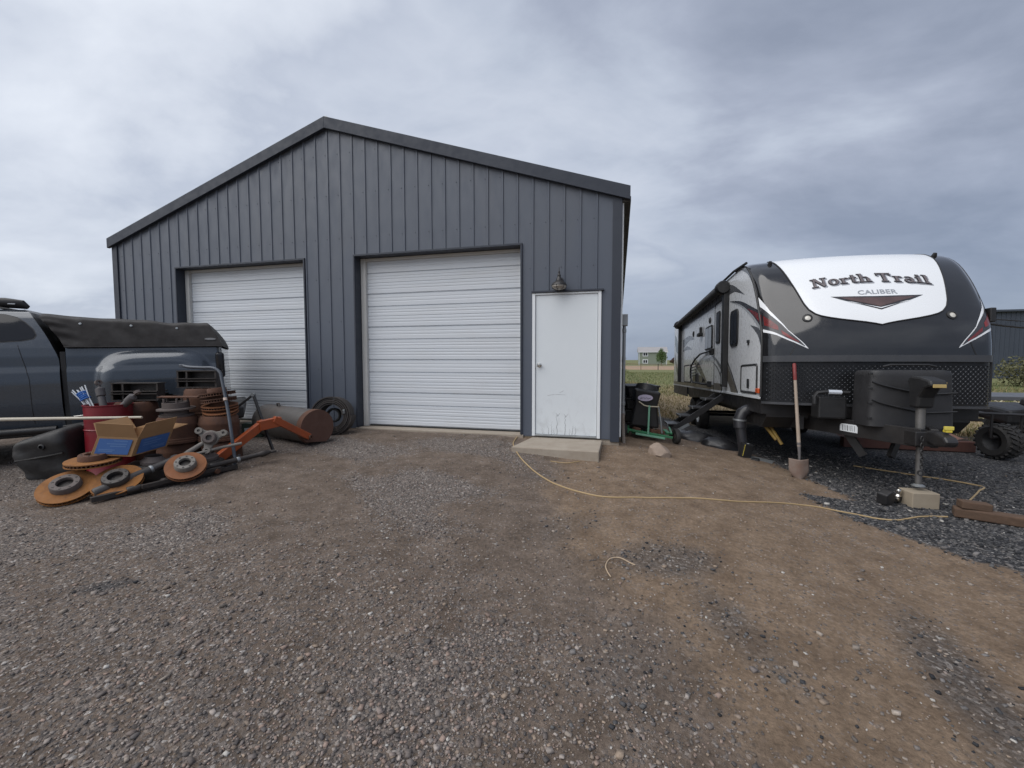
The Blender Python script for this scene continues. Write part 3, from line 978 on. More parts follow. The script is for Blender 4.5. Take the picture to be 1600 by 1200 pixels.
lg.build('tread_lugs', mat('tread_lug_highlight', (0.05, 0.053, 0.06), 0.25, 0.8), tr, kind='stuff')  # lugs coloured lighter than the plate to imitate its highlights
for z0, z1, of in ((1.495, 1.575, 0.012), (0.945, 0.975, -0.012)):
    m_ = MB()
    m_.grid(lambda a, b: belt(a, b, z0, z1, of), 48, 1)
    m_.grid(lambda a, b: belt(a, 0, z1, z1, of - 0.06 * b), 48, 1)
    m_.grid(lambda a, b: belt(a, 0, z0, z0, of - 0.06 * b), 48, 1)
    m_.build('belt_rail', mat('belt_grey', (0.075, 0.078, 0.085), 0.4, 0.3, (0.06, 0.062, 0.068), 5, 0.6), tr, smooth=True)


# white panel on the cap: fan of rows between left and right outlines
WP_L = [(0.195, 0.0), (0.21, -0.10), (0.238, -0.325), (0.262, -0.48), (0.285, -0.545), (0.315, -0.59), (0.36, -0.622), (0.45, -0.655), (0.55, -0.69), (0.65, -0.72), (0.75, -0.745), (0.86, -0.755), (0.93, -0.755), (0.985, -0.74)]


def wp_half(t_):
    for (t0, s0), (t1, s1) in zip(WP_L[:-1], WP_L[1:]):
        if t0 <= t_ <= t1:
            return -(s0 + (s1 - s0) * (t_ - t0) / (t1 - t0))
    return 0.74


def on_panel(a, b):
    t_ = 0.195 + 0.79 * b ** 1.25
    return cap((-1 + 2 * a) * max(wp_half(t_), 0.002) + 0.003, t_, 0.006)


wp = MB().grid(on_panel, 40, 60).build('cap_panel', M['gel_white'], tr, smooth='all')
# shadow-gap gasket round the panel
gk = [cap(-wp_half(0.195 + 0.79 * (k / 40) ** 1.25) + 0.003, 0.195 + 0.79 * (k / 40) ** 1.25, 0.004) for k in range(40, -1, -1)]
gk += [cap(wp_half(0.195 + 0.79 * (k / 40) ** 1.25) + 0.003, 0.195 + 0.79 * (k / 40) ** 1.25, 0.004) for k in range(1, 41)]
MB().tube(gk, 0.009, 6).build('panel_gasket', M['black'], wp, smooth=True)

LT = sum(math.hypot(c - a, d - b) for (a, b), (c, d) in zip(CP[:-1], CP[1:]))      # metres along the profile


def put_text(words, width, s_mid, t_base, arch, mat_, name, parent, off, bold=0.0, yscale=1.0, serif=False, dx=0.0, dy=0.0, taper=0.0):
    v, f, w_ = text_mesh(words, bold)
    k = width / w_
    out = MB()
    pts = []
    for (x, y) in v:
        xx = (x - w_ / 2) * k + dx
        u_ = 2 * (x / w_) - 1
        yy = y * k * yscale * (1 + taper * abs(u_)) + dy - arch * u_ * u_
        pts.append(cap(s_mid + xx / TH, t_base + yy / LT, off))
    out.add(pts, f)
    o = out.build(name, mat_, parent)
    return o, k, w_


SER = None


def slab_word(width, s_mid, t_base, arch, mat_, name, parent, off, grow, dx, dy):
    """the western slab-serif lettering, stroke by stroke (unit cap height 1)"""
    W = 0.20 + grow; TH_ = 0.10 + grow * 0.8
    def st(x0, y0, x1, y1, w): return ('s', x0, y0, x1, y1, w)
    def arc(cx, cy, rx, ry, a0, a1, w, w2): return ('a', cx, cy, rx, ry, a0, a1, w, w2)
    G = {
        'N': (1.15, [st(.22, 0, .22, 1, W * .75), st(.86, 0, .86, 1, W * .75), st(.20, .98, .88, .02, W * 1.05), st(.0, .95, .40, .95, TH_), st(.02, .05, .44, .05, TH_), st(.66, .95, 1.06, .95, TH_)]),
        'o': (.78, [arc(.36, .34, .26, .30, 0, 360, W, TH_)]),
        'r': (.66, [st(.22, 0, .22, .64, W), st(.02, .60, .26, .60, TH_), st(.02, .05, .46, .05, TH_), arc(.42, .44, .16, .16, 30, 160, TH_ * 1.3, TH_ * 1.3)]),
        't': (.58, [st(.24, .06, .24, .92, W), st(.0, .61, .48, .61, TH_), arc(.38, .16, .14, .12, 190, 340, TH_, TH_)]),
        'h': (.88, [st(.20, 0, .20, 1, W), st(.0, .95, .24, .95, TH_), st(.02, .05, .40, .05, TH_), st(.62, 0, .62, .46, W), st(.46, .05, .84, .05, TH_), arc(.42, .42, .20, .18, 10, 170, TH_ * 1.2, TH_ * 1.2)]),
        'T': (1.02, [st(.46, 0, .46, 1, W * 1.1), st(.0, .94, .92, .94, TH_ * 1.3), st(.05, .72, .05, .98, TH_), st(.87, .72, .87, .98, TH_), st(.24, .05, .68, .05, TH_)]),
        'a': (.74, [arc(.30, .18, .20, .17, 0, 360, W * .8, TH_), st(.50, .04, .50, .46, W), arc(.32, .46, .20, .16, 0, 160, TH_ * 1.2, TH_), st(.48, .05, .70, .05, TH_)]),
        'i': (.48, [st(.22, 0, .22, .64, W), st(.02, .60, .24, .60, TH_), st(.02, .05, .44, .05, TH_), st(.22, .78, .22, .96, W)]),
        'l': (.48, [st(.22, 0, .22, 1, W), st(.02, .95, .24, .95, TH_), st(.02, .05, .44, .05, TH_)]),
        ' ': (.34, [])}
    total = sum(G[c_][0] for c_ in 'North Trail')
    k = width / total
    hk = 0.150
    x = 0
    mb = MB()
    lay = [0.0]
    def put(quad):
        lay[0] = (lay[0] + 0.00025) % 0.004
        vs = []
        for (a_, b_) in quad:
            u_ = 2 * a_ / total - 1
            xx = (a_ - total / 2) * k + dx
            yy = b_ * hk + dy - arch * u_ * u_
            vs.append(cap(s_mid + xx / TH, t_base + yy / LT, off + lay[0]))
        mb.add(vs, [(0, 1, 2, 3)])
    for c_ in 'North Trail':
        adv, strokes = G[c_]
        for q_ in strokes:
            if q_[0] == 's':
                _, x0, y0, x1, y1, w_ = q_
                d = Vector((x1 - x0, y1 - y0)); d.normalize()
                n_ = Vector((-d.y, d.x)) * w_ / 2
                e = d * grow * 0.5
                put([(x + x0 - n_.x - e.x, y0 - n_.y - e.y), (x + x1 - n_.x + e.x, y1 - n_.y + e.y), (x + x1 + n_.x + e.x, y1 + n_.y + e.y), (x + x0 + n_.x - e.x, y0 + n_.y - e.y)])
            else:
                _, cx_, cy_, rx, ry, a0, a1, w_, w2 = q_
                ns = 14
                prev = None
                for i in range(ns + 1):
                    an = R(a0 + (a1 - a0) * i / ns)
                    wd = w2 + (w_ - w2) * abs(math.cos(an))
                    ca, sa = math.cos(an), math.sin(an)
                    pi_, po = (x + cx_ + (rx - wd / 2) * ca, cy_ + (ry - wd / 2) * sa), (x + cx_ + (rx + wd / 2) * ca, cy_ + (ry + wd / 2) * sa)
                    if prev:
                        put([prev[0], prev[1], po, pi_])
                    prev = (pi_, po)
        x += adv
    return mb.build(name, mat_, parent)


slab_word(1.30, 0.018, 0.512, 0.065, mat('lettering_silver', (0.30, 0.31, 0.34), 0.3), 'lettering_shadow', wp, 0.0075, 0.07, 0.014, -0.014)['kind'] = 'stuff'
slab_word(1.30, 0.018, 0.512, 0.065, M['dk_grey'], 'lettering_outline', wp, 0.0125, 0.05, 0.0, 0.0)['kind'] = 'stuff'
slab_word(1.30, 0.018, 0.512, 0.065, mat('lettering_brown', (0.085, 0.075, 0.08), 0.3, 0, (0.20, 0.17, 0.17), 16, 0.5), 'lettering', wp, 0.018, -0.045, 0.0, 0.0)['kind'] = 'stuff'
put_text('CALIBER', 0.42, 0.045, 0.418, 0.006, mat('lettering_grey', (0.29, 0.31, 0.34), 0.35), 'sub_lettering', wp, 0.009, 0.02, 0.85)


def cap_poly(pts, off, mat_, name, parent, sub=10):
    """ polygon on the cap given as left and right chains of (s, t) """
    A, B = pts
    def lerp(ch, u_):
        f_ = u_ * (len(ch) - 1); i = min(int(f_), len(ch) - 2); r_ = f_ - i
        return (ch[i][0] + (ch[i + 1][0] - ch[i][0]) * r_, ch[i][1] + (ch[i + 1][1] - ch[i][1]) * r_)
    def fn(a, b):
        p, q_ = lerp(A, a), lerp(B, a)
        return cap(p[0] + (q_[0] - p[0]) * b, p[1] + (q_[1] - p[1]) * b, off)
    return MB().grid(fn, 24, sub).build(name, mat_, parent, smooth='all')


cap_poly(([(-0.375, 0.407), (0.03, 0.400), (0.43, 0.402)], [(-0.25, 0.368), (0.03, 0.300), (0.31, 0.366)]), 0.0085, M['dk_grey'], 'chevron', wp)
cap_poly(([(-0.30, 0.397), (0.03, 0.388), (0.36, 0.392)], [(-0.22, 0.374), (0.03, 0.322), (0.28, 0.372)]), 0.0115, M['maroon'], 'chevron_inlay', wp)
cap_poly(([(-0.25, 0.362), (0.03, 0.315), (0.31, 0.360)], [(-0.20, 0.358), (0.03, 0.308), (0.26, 0.356)]), 0.0135, M['gel_white'], 'chevron_inlay', wp)
# claw graphics at both corners of the cap
for sg in (-1, 1):
    q_ = lambda L: [(sg * a_, b_) for a_, b_ in L]
    cap_poly((q_([(0.995, 0.45), (0.93, 0.325), (0.80, 0.18), (0.63, 0.058)]), q_([(0.995, 0.17), (0.90, 0.145), (0.78, 0.10), (0.63, 0.055)])), 0.003, M['gel_white'], 'claw_graphic', tr)
    cap_poly((q_([(0.995, 0.365), (0.925, 0.285), (0.80, 0.172), (0.66, 0.072)]), q_([(0.995, 0.19), (0.90, 0.16), (0.79, 0.115), (0.66, 0.068)])), 0.0055, M['dk_grey'], 'claw_graphic', tr)
    cap_poly((q_([(0.985, 0.29), (0.93, 0.245), (0.88, 0.20)]), q_([(0.985, 0.215), (0.93, 0.19), (0.88, 0.175)])), 0.008, M['red_gfx'], 'claw_graphic', tr)
    cap_poly((q_([(0.86, 0.178), (0.78, 0.135), (0.71, 0.097)]), q_([(0.85, 0.150), (0.78, 0.115), (0.71, 0.088)])), 0.008, M['red_gfx'], 'claw_graphic', tr)
    # cap lamps and clearance markers
    p = cap(sg * 0.615, 0.255, 0.0)
    MB().lathe([(0.055, -0.004), (0.055, 0.012), (0.036, 0.018), (0.034, 0.010)], 24, frame_to((sg * 0.1, -0.93, 0.35)), p).build('lamp_bezel', M['black'], tr, smooth=True)
    MB().lathe([(0.0, 0.014), (0.02, 0.013), (0.034, 0.008)], 20, frame_to((sg * 0.1, -0.93, 0.35)), p).build('cap_lamp', M['lamp_clear'], tr, smooth=True)
    p = cap(sg * 0.80, 0.80, 0.01)
    MB().lathe([(0.0, 0.045), (0.02, 0.04), (0.03, 0.0), (0.03, -0.03)], 14, frame_to((0, -0.5, 0.86)), p).build('clearance_marker', M['black'], tr, smooth=True)
    # crease from belt to lamp on either side
    cap_poly((q_([(0.80, 0.004), (0.72, 0.11)]), q_([(0.785, 0.004), (0.712, 0.11)])), 0.002, M['black'], 'cap_seam', tr, 2)


# ---- side wall: openings, graphics
def side_poly(pts, mat_, name, parent=None, th=0.004, off=0.0):
    return MB().prism([(p[0], p[1]) for p in pts], TX0 - off - th, TX0 - off + 0.0005, 'x').build(name, mat_, parent or tr)


def side_chain(A, B, mat_, name, off, n=20):
    """curved swoosh on the side wall between two chains of (y, z)"""
    def cr(ch, u_):
        f_ = u_ * (len(ch) - 1); i = min(int(f_), len(ch) - 2); r_ = f_ - i
        g = lambda k: ch[min(max(k, 0), len(ch) - 1)]
        return [0.5 * (2 * g(i)[k] + (g(i + 1)[k] - g(i - 1)[k]) * r_ + (2 * g(i - 1)[k] - 5 * g(i)[k] + 4 * g(i + 1)[k] - g(i + 2)[k]) * r_ ** 2 + (3 * g(i)[k] - g(i - 1)[k] - 3 * g(i + 1)[k] + g(i + 2)[k]) * r_ ** 3) for k in (0, 1)]
    def fn(a, b):
        p, q_ = cr(A, a), cr(B, a)
        return (TX0 - off, p[0] + (q_[0] - p[0]) * b, p[1] + (q_[1] - p[1]) * b)
    return MB().grid(fn, n, 2).build(name, mat_, tr)


side_chain([(7.95, 2.60), (7.29, 2.49), (6.69, 2.31), (6.26, 2.17)], [(7.95, 2.595), (7.28, 2.42), (6.70, 2.18), (6.21, 1.93)], M['dk_grey'], 'side_graphic', 0.002)
side_chain([(6.90, 2.315), (6.55, 2.22), (6.26, 2.13)], [(6.90, 2.31), (6.52, 2.14), (6.26, 2.0)], M['red_gfx'], 'side_graphic', 0.004)
side_chain([(7.90, 2.58), (7.28, 2.435), (6.70, 2.21), (6.24, 1.95)], [(7.90, 2.575), (7.28, 2.41), (6.72, 2.17), (6.22, 1.88)], M['silver_gfx'], 'side_graphic', 0.0045)
side_chain([(6.74, 2.05), (6.45, 1.99), (6.25, 1.93)], [(6.74, 2.045), (6.40, 1.87), (6.23, 1.66)], M['mid_grey'], 'side_graphic', 0.002)
side_chain([(7.99, 2.90), (7.62, 2.79), (7.08, 2.56)], [(7.99, 2.72), (7.62, 2.70), (7.08, 2.555)], M['mid_grey'], 'side_graphic', 0.002)
side_chain([(7.30, 2.99), (6.95, 2.90), (6.62, 2.68), (6.42, 2.42)], [(7.30, 2.98), (6.95, 2.84), (6.66, 2.62), (6.44, 2.40)], M['mid_grey'], 'side_graphic', 0.002)
side_chain([(8.03, 1.50), (7.70, 1.28), (7.36, 1.03)], [(8.12, 1.28), (7.9, 1.16), (7.76, 1.03)], M['tan_gfx'], 'side_graphic', 0.002)
side_chain([(8.00, 1.56), (7.66, 1.32), (7.30, 1.03)], [(8.02, 1.52), (7.69, 1.29), (7.345, 1.03)], M['dk_grey'], 'side_graphic', 0.004)
side_chain([(13.4, 2.36), (12.25, 2.40), (11.40, 2.24)], [(13.3, 2.10), (12.3, 2.25), (11.42, 2.235)], M['mid_grey'], 'side_graphic', 0.002)
side_chain([(13.3, 2.08), (12.5, 2.13), (11.75, 2.0)], [(13.3, 2.02), (12.5, 2.03), (11.77, 1.995)], M['mid_grey'], 'side_graphic', 0.002)
side_chain([(11.5, 1.80), (10.6, 1.56), (9.8, 1.20)], [(11.4, 1.62), (10.7, 1.40), (10.05, 1.18)], M['tan_gfx'], 'side_graphic', 0.002)
side_chain([(11.6, 1.34), (10.4, 1.30), (9.45, 1.05)], [(11.5, 1.10), (10.5, 1.12), (9.6, 1.04)], M['tan_gfx'], 'side_graphic', 0.002)
side_chain([(9.35, 1.74), (8.9, 1.66), (8.45, 1.50)], [(9.3, 1.72), (8.9, 1.60), (8.47, 1.42)], M['mid_grey'], 'side_graphic', 0.012)
side_chain([(9.2, 1.60), (8.8, 1.50), (8.45, 1.34)], [(9.2, 1.59), (8.8, 1.46), (8.46, 1.27)], M['mid_grey'], 'side_graphic', 0.012)
teal = mat('reflection_teal', (0.05, 0.10, 0.10), 0.3, coat=0.3)  # teal reflection at the rear of the side wall, painted on as a swoosh
side_chain([(15.2, 2.7), (14.7, 2.5), (14.2, 2.1)], [(15.2, 2.4), (14.8, 2.1), (14.25, 2.0)], teal, 'side_graphic', 0.002)
side_chain([(15.2, 2.1), (14.8, 1.8), (14.2, 1.3)], [(15.2, 1.9), (14.9, 1.6), (14.3, 1.2)], M['mid_grey'], 'side_graphic', 0.002)
# lower skirt stripe
MB().box(TX0 - 0.012, TX0 + 0.01, 6.26, TY1, 1.0, 1.035).build('skirt_rail', M['frame_white'], tr, bevel=0.003)
MB().box(TX0 - 0.006, TX0 + 0.01, 9.1, TY1 - 0.02, 1.036, 1.13).build('skirt_stripe', M['tan_gfx'], tr)
MB().box(TX0 + 0.004, TX0 + 0.03, 12.5, TY1 - 0.02, 0.74, 0.998).build('rear_skirt', M['black_metal'], tr)
# small logo on the wall
v, f, w_ = text_mesh('North Trail', 0.02)
MB().add([(TX0 - 0.0045, 10.0 - x * 0.7 / w_, 1.74 + y * 0.75 / w_) for x, y in v], f).build('side_lettering', M['mid_grey'], tr)
v, f, w_ = text_mesh('CALIBER', 0.02)
MB().add([(TX0 - 0.0045, 9.9 - x * 0.4 / w_, 1.62 + y * 0.4 / w_) for x, y in v], f).build('side_lettering', M['silver_gfx'], tr)


def side_window(y0, y1, z0, z1, r=0.07, split=None):
    fr = MB().prism(rrect(y0, y1, z0, z1, r), TX0 - 0.022, TX0 + 0.001, 'x').build('window_frame', M['black'], tr, bevel=0.005)
    if split:
        ys = [(y0 + 0.035, y0 + (y1 - y0) * split - 0.012), (y0 + (y1 - y0) * split + 0.012, y1 - 0.035)]
    else:
        ys = [(y0 + 0.035, y1 - 0.035)]
    for a_, b_ in ys:
        MB().prism(rrect(a_, b_, z0 + 0.035, z1 - 0.035, max(r - 0.035, 0.015)), TX0 - 0.026, TX0 - 0.0215, 'x').build('window_pane', M['glass_dark'], fr)


side_window(7.37, 7.84, 1.80, 2.40, 0.10, 0.45)
side_window(9.26, 9.96, 1.86, 2.36, 0.08, 0.5)
# entry door
dr = MB().prism(rrect(8.40, 9.04, 1.0, 2.70, 0.09), TX0 - 0.010, TX0 + 0.001, 'x').build('entry_door', M['gel_white'], tr, bevel=0.004)
dpts = rrect(8.385, 9.055, 0.99, 2.72, 0.10)
MB().tube([(TX0 - 0.006, p[0], p[1]) for p in dpts + dpts[:1]], 0.010, 6).build('door_seal', M['black'], dr)
fr = MB().prism(rrect(8.56, 8.90, 1.93, 2.54, 0.07), TX0 - 0.026, TX0 - 0.009, 'x').build('door_window', M['black'], dr, bevel=0.005)
MB().prism(rrect(8.595, 8.865, 1.965, 2.505, 0.04), TX0 - 0.030, TX0 - 0.0255, 'x').build('door_window_pane', M['glass_dark'], dr)
MB().box(TX0 - 0.0125, TX0 - 0.0095, 8.41, 9.03, 1.04, 1.17).build('door_kick_stripe', M['tan_gfx'], dr)
# grab handle swung out on the wall
MB().tube([(TX0 - 0.02, 9.2, 1.80), (TX0 - 0.07, 9.2, 1.81), (TX0 - 0.07, 10.2, 1.80), (TX0 - 0.07, 10.9, 1.70), (TX0 - 0.07, 11.4, 1.56), (TX0 - 0.07, 11.5, 1.42), (TX0 - 0.07, 11.45, 1.25), (TX0 - 0.07, 11.1, 1.15), (TX0 - 0.07, 9.7, 1.13), (TX0 - 0.02, 9.3, 1.14)], 0.020, 8).build('grab_handle', M['black'], tr, smooth=True)
for k in range(5):
    MB().tube([(TX0 - 0.07, 11.46, 1.30 + 0.07 * k), (TX0 - 0.07, 10.75, 1.32 + 0.07 * k)], 0.012, 6).build('handle_rung', M['black'], tr)
for y_, z_ in ((9.2, 1.80), (9.4, 1.14)):
    MB().box(TX0 - 0.06, TX0, y_ - 0.10, y_ + 0.10, z_ - 0.06, z_ + 0.06).build('handle_mount', M['black'], tr, bevel=0.01)


def hatch(y0, y1, z0, z1, latch=True):
    h_ = MB().prism(rrect(y0 + 0.02, y1 - 0.02, z0 + 0.02, z1 - 0.02, 0.03), TX0 - 0.010, TX0 + 0.001, 'x').build('storage_hatch', M['gel_white'], tr, bevel=0.003)
    p_ = rrect(y0, y1, z0, z1, 0.045)
    MB().tube([(TX0 - 0.006, p[0], p[1]) for p in p_ + p_[:1]], 0.015, 6).build('hatch_seal', M['black'], h_)
    if latch:
        MB().prism(rrect((y0 + y1) / 2 - 0.045, (y0 + y1) / 2 + 0.045, z0 + 0.06, z0 + 0.20, 0.02), TX0 - 0.022, TX0 - 0.009, 'x').build('latch', M['black'], h_, bevel=0.004)


hatch(6.38, 7.14, 1.07, 1.47)
hatch(11.8, 12.95, 1.14, 1.60, False)
for y_, z_, r_ in ((9.55, 2.47, 0.07), (11.55, 2.38, 0.08)):
    MB().lathe([(0.0, 0.02), (r_ * 0.8, 0.02), (r_, 0.0)], 20, frame_to((-1, 0, 0)), (TX0, y_, z_)).build('speaker', M['black'], tr, smooth=True)
MB().box(TX0 - 0.09, TX0, 10.3, 10.6, 2.22, 2.30).build('porch_lamp', M['black'], tr, bevel=0.02)
MB().box(TX0 - 0.05, TX0, 10.42, 10.52, 2.30, 2.44).build('porch_lamp', M['black'], tr, bevel=0.02)
MB().box(TX0 - 0.012, TX0, 10.75, 11.15, 1.12, 1.36).build('vent_grille', mat('vent_grey', (0.10, 0.10, 0.10), 0.5), tr, bevel=0.006)
MB().lathe([(0.0, 0.02), (0.045, 0.015), (0.05, 0.0)], 14, frame_to((-1, 0, 0)), (TX0, 10.2, 1.22)).build('water_inlet', M['black'], tr, smooth=True)
MB().box(TX0 - 0.02, TX0, 6.77, 6.85, 1.80, 1.84).build('hook', M['black'], tr)
MB().box(TX0 - 0.02, TX0, 6.79, 6.81, 1.76, 1.80).build('hook', M['black'], tr)
MB().box(TX0 - 0.035, TX0 + 0.0, 6.24, 6.36, 1.075, 1.145).build('side_marker', M['orange_lens'], tr, bevel=0.012)
# awning
MB().tube([(TX0 - 0.10, 8.02, 2.86), (TX0 - 0.10, 13.75, 2.86)], 0.075, 16).build('awning_roller', mat('awning_fabric', (0.022, 0.022, 0.024), 0.7, 0, (0.04, 0.038, 0.038), 4, 0.6), tr, smooth=True)
MB().box(TX0 - 0.10, TX0 + 0.0, 8.15, 13.65, 2.90, 2.985).build('awning_rail', M['black'], tr, bevel=0.01)
for y_ in (8.08, 13.72):
    arm = MB().box(TX0 - 0.085, TX0, y_ - 0.085, y_ + 0.085, 1.12, 2.92).build('awning_arm', M['black'], tr, bevel=0.012)
    MB().lathe([(0.0, -0.11), (0.10, -0.11), (0.115, -0.09), (0.115, 0.06), (0.09, 0.08), (0.0, 0.08)], 18, frame_to((0, 1, 0)), (TX0 - 0.10, y_, 2.86)).build('awning_head', M['black'], arm, smooth=True)
    MB().box(TX0 - 0.092, TX0 - 0.08, y_ - 0.022, y_ + 0.022, 1.16, 1.36).build('awning_strut', M['galv'], arm)
MB().tube([(TX0 - 0.02, 6.95, 3.0), (TX0 - 0.03, 7.6, 3.035), (TX0 - 0.03, 8.1, 3.03), (TX0 - 0.03, TY1, 3.0)], 0.02, 8).build('gutter_rail', M['black'], tr, smooth=True)
# roof kit
MB().box(TCX - 0.33, TCX + 0.33, 10.2, 11.2, 3.02, 3.24).build('roof_air_conditioner', M['gel_white'], tr, bevel=0.06)
# chassis
MB().box(TX0 + 0.03, TX1 - 0.03, 6.30, TY1 - 0.05, 0.80, 1.015).build('underbelly', M['black_metal'], tr)
for x in (2.30, 3.78):
    MB().box(x, x + 0.06, 6.2, TY1 - 0.3, 0.62, 0.798).build('chassis_beam', M['black_metal'], tr)
for s in (-1, 1):
    MB().bar((TCX + s * 0.78, 6.75, 0.715), (TCX + s * 0.05, 5.13, 0.685), 0.06, 0.19).build('tongue_beam', M['black_metal'], tr, bevel=0.005)
MB().prism([(6.32, 0.97), (6.32, 0.76), (6.5, 0.60), (7.6, 0.60), (7.6, 0.97)], TX0 + 0.10, TX1 - 0.10, 'x').build('front_pan', M['black_metal'], tr)
MB().box(TCX - 0.62, TCX + 0.62, 5.95, 6.2, 0.80, 0.96).build('front_crossmember', M['black_metal'], tr, bevel=0.01)
MB().box(TCX - 0.14, TCX + 0.14, 5.08, 5.42, 0.61, 0.755).build('tongue_plate', M['black_metal'], tr, bevel=0.008)
cp = MB().prism([(5.12, 0.66), (5.12, 0.77), (4.98, 0.77), (4.86, 0.735), (4.82, 0.69), (4.85, 0.64), (4.98, 0.63)], TCX - 0.045, TCX + 0.065, 'x').build('coupler', M['black_metal'], tr, bevel=0.02)
MB().box(TCX + 0.01, TCX + 0.06, 4.91, 4.96, 0.775, 0.80).build('latch', mat('yellow_paint', (0.62, 0.50, 0.06), 0.4), cp, bevel=0.004)
MB().box(TCX + 0.0, TCX + 0.07, 4.905, 4.935, 0.80, 0.835).build('latch', mat('yellow_paint_2', (0.62, 0.52, 0.10), 0.4), cp, bevel=0.004)
# white label on the near tongue beam
a_ = Vector((TCX - 0.78, 6.75, 0.715)); b_ = Vector((TCX - 0.05, 5.13, 0.685)); dd = (b_ - a_).normalized(); nn_ = Vector((dd.y, -dd.x, 0)).normalized()
if nn_.x > 0: nn_ = -nn_
lc = a_ + dd * 1.02 + nn_ * 0.034
uz = Vector((0, 0, 1))
lb = MB().add([lc - dd * 0.11 - uz * 0.045, lc + dd * 0.11 - uz * 0.05, lc + dd * 0.11 + uz * 0.02, lc + dd * 0.09 + uz * 0.045, lc - dd * 0.09 + uz * 0.045, lc - dd * 0.11 + uz * 0.025], [(0, 1, 2, 3, 4, 5)]).build('label', M['frame_white'], tr)
bars = MB()
for k, wd in enumerate((0.004, 0.002, 0.003, 0.005, 0.002, 0.004, 0.002, 0.003)):
    o_ = -0.075 + 0.021 * k
    c0 = lc + dd * o_ + nn_ * 0.001
    bars.add([c0 - dd * wd - uz * 0.035, c0 + dd * wd - uz * 0.035, c0 + dd * wd + uz * 0.03, c0 - dd * wd + uz * 0.03], [(0, 1, 2, 3)])
bars.build('label_print', M['mid_grey'], lb)
# propane cover
def lp(a, b):
    an = 2 * math.pi * a
    ca, sa = math.cos(an), math.sin(an)
    e = 0.28
    sx = math.copysign(abs(ca) ** e, ca); sy = math.copysign(abs(sa) ** e, sa)
    shr = 1.0 - 0.05 * b
    if b > 0.9: shr *= math.sqrt(max(1 - ((b - 0.9) / 0.1) ** 2 * 0.3, 0))
    return (TCX + 0.035 + 0.40 * sx * shr, 5.66 + 0.22 * sy * shr, 0.76 + 0.66 * b - (0.03 * max(0, (b - 0.9) / 0.1) ** 2))
cv = MB().grid(lp, 64, 20)
cv.add([lp(k / 64, 1.0) for k in range(64)], [tuple(range(64))])
lpo = cv.build('propane_cover', mat('cover_plastic', (0.020, 0.020, 0.022), 0.55, 0, (0.028, 0.028, 0.03), 5, 0.6, 0.08, 160), tr, smooth=True)
for z0 in (0.98, 1.18):
    MB().tube([(TCX + 0.035 - 0.385 + 0.77 * k / 14, 5.432 + 0.0, z0 + 0.075 - 0.13 * min(k / 9, 1) ** 0.8 + 0.02 * max(0, k - 9) / 5) for k in range(15)], 0.011, 6).build('cover_groove', M['black'], lpo, smooth=True)
for k in range(4):
    MB().box(TCX - 0.385, TCX - 0.345, 5.425, 5.45, 0.84 + 0.165 * k, 0.865 + 0.165 * k).build('cover_clip', M['black'], lpo, bevel=0.004)
MB().tube([(TCX - 0.22, 5.5, 1.425), (TCX - 0.15, 5.5, 1.445), (TCX + 0.2, 5.5, 1.445), (TCX + 0.27, 5.5, 1.425)], 0.012, 8).build('cover_handle', M['black'], lpo, smooth=True)
# battery box
bb = MB().box(2.36, 2.66, 5.80, 6.02, 0.80, 1.07).build('battery_box', M['black'], tr, bevel=0.02)
MB().tube([(2.31, 5.78, 0.98), (2.31, 5.78, 1.07), (2.34, 5.78, 1.115), (2.42, 5.78, 1.125), (2.66, 5.78, 1.12)], 0.024, 8).build('battery_strap', M['black'], bb, smooth=True)
MB().tube([(2.45, 5.775, 1.125), (2.585, 5.775, 1.122)], 0.027, 8).build('strap_tag', mat('tag_blue_white', (0.52, 0.56, 0.62), 0.5), bb)
# electric tongue jack
jk = MB().lathe([(0.028, 0.17), (0.028, 0.60), (0.040, 0.60), (0.040, 1.00), (0.0, 1.00)], 16, None, (TCX, 5.26, 0)).build('tongue_jack', mat('jack_steel', (0.13, 0.125, 0.12), 0.45, 0.5, (0.19, 0.185, 0.18), 8, 0.6), tr, smooth=True)
MB().lathe([(0.0, 0.165), (0.055, 0.165), (0.055, 0.175), (0.03, 0.19)], 16, None, (TCX, 5.26, 0)).build('jack_foot', M['galv'], jk, smooth=True)
MB().prism([(5.32, 0.99), (5.33, 1.20), (5.36, 1.28), (5.30, 1.325), (5.16, 1.315), (5.02, 1.28), (5.0, 1.22), (5.10, 1.19), (5.17, 1.10), (5.19, 0.99)], TCX - 0.075, TCX + 0.075, 'x').build('jack_motor', M['black'], jk, bevel=0.022)
MB().box(TCX + 0.01, TCX + 0.076, 5.02, 5.07, 1.235, 1.262).build('jack_lamp', mat('amber_lens', (0.45, 0.33, 0.12), 0.3), jk, bevel=0.006)
MB().box(TCX - 0.055, TCX + 0.055, 4.994, 5.005, 1.205, 1.24).build('jack_lamp', mat('amber_lens_2', (0.42, 0.31, 0.12), 0.3), jk, bevel=0.004)
# safety chain and breakaway cable
for k in range(9):
    z_ = 0.69 - 0.035 * k
    an = (k % 2) * math.pi / 2
    pts = [(TCX - 0.10 + 0.012 * math.cos(q2) * math.cos(an), 5.05 + 0.012 * math.cos(q2) * math.sin(an), z_ + 0.026 * math.sin(q2)) for q2 in [2 * math.pi * i / 10 for i in range(11)]]
    MB().tube(pts, 0.0045, 5, False).build('chain_link', M['black_metal'], tr)
MB().lathe([(0.03, 0.0), (0.03, 0.02), (0.018, 0.02), (0.018, 0.0)], 12, frame_to((0.3, 1, 0)), (TCX - 0.10, 5.05, 0.34), closed=True).build('chain_hook', M['black_metal'], tr)
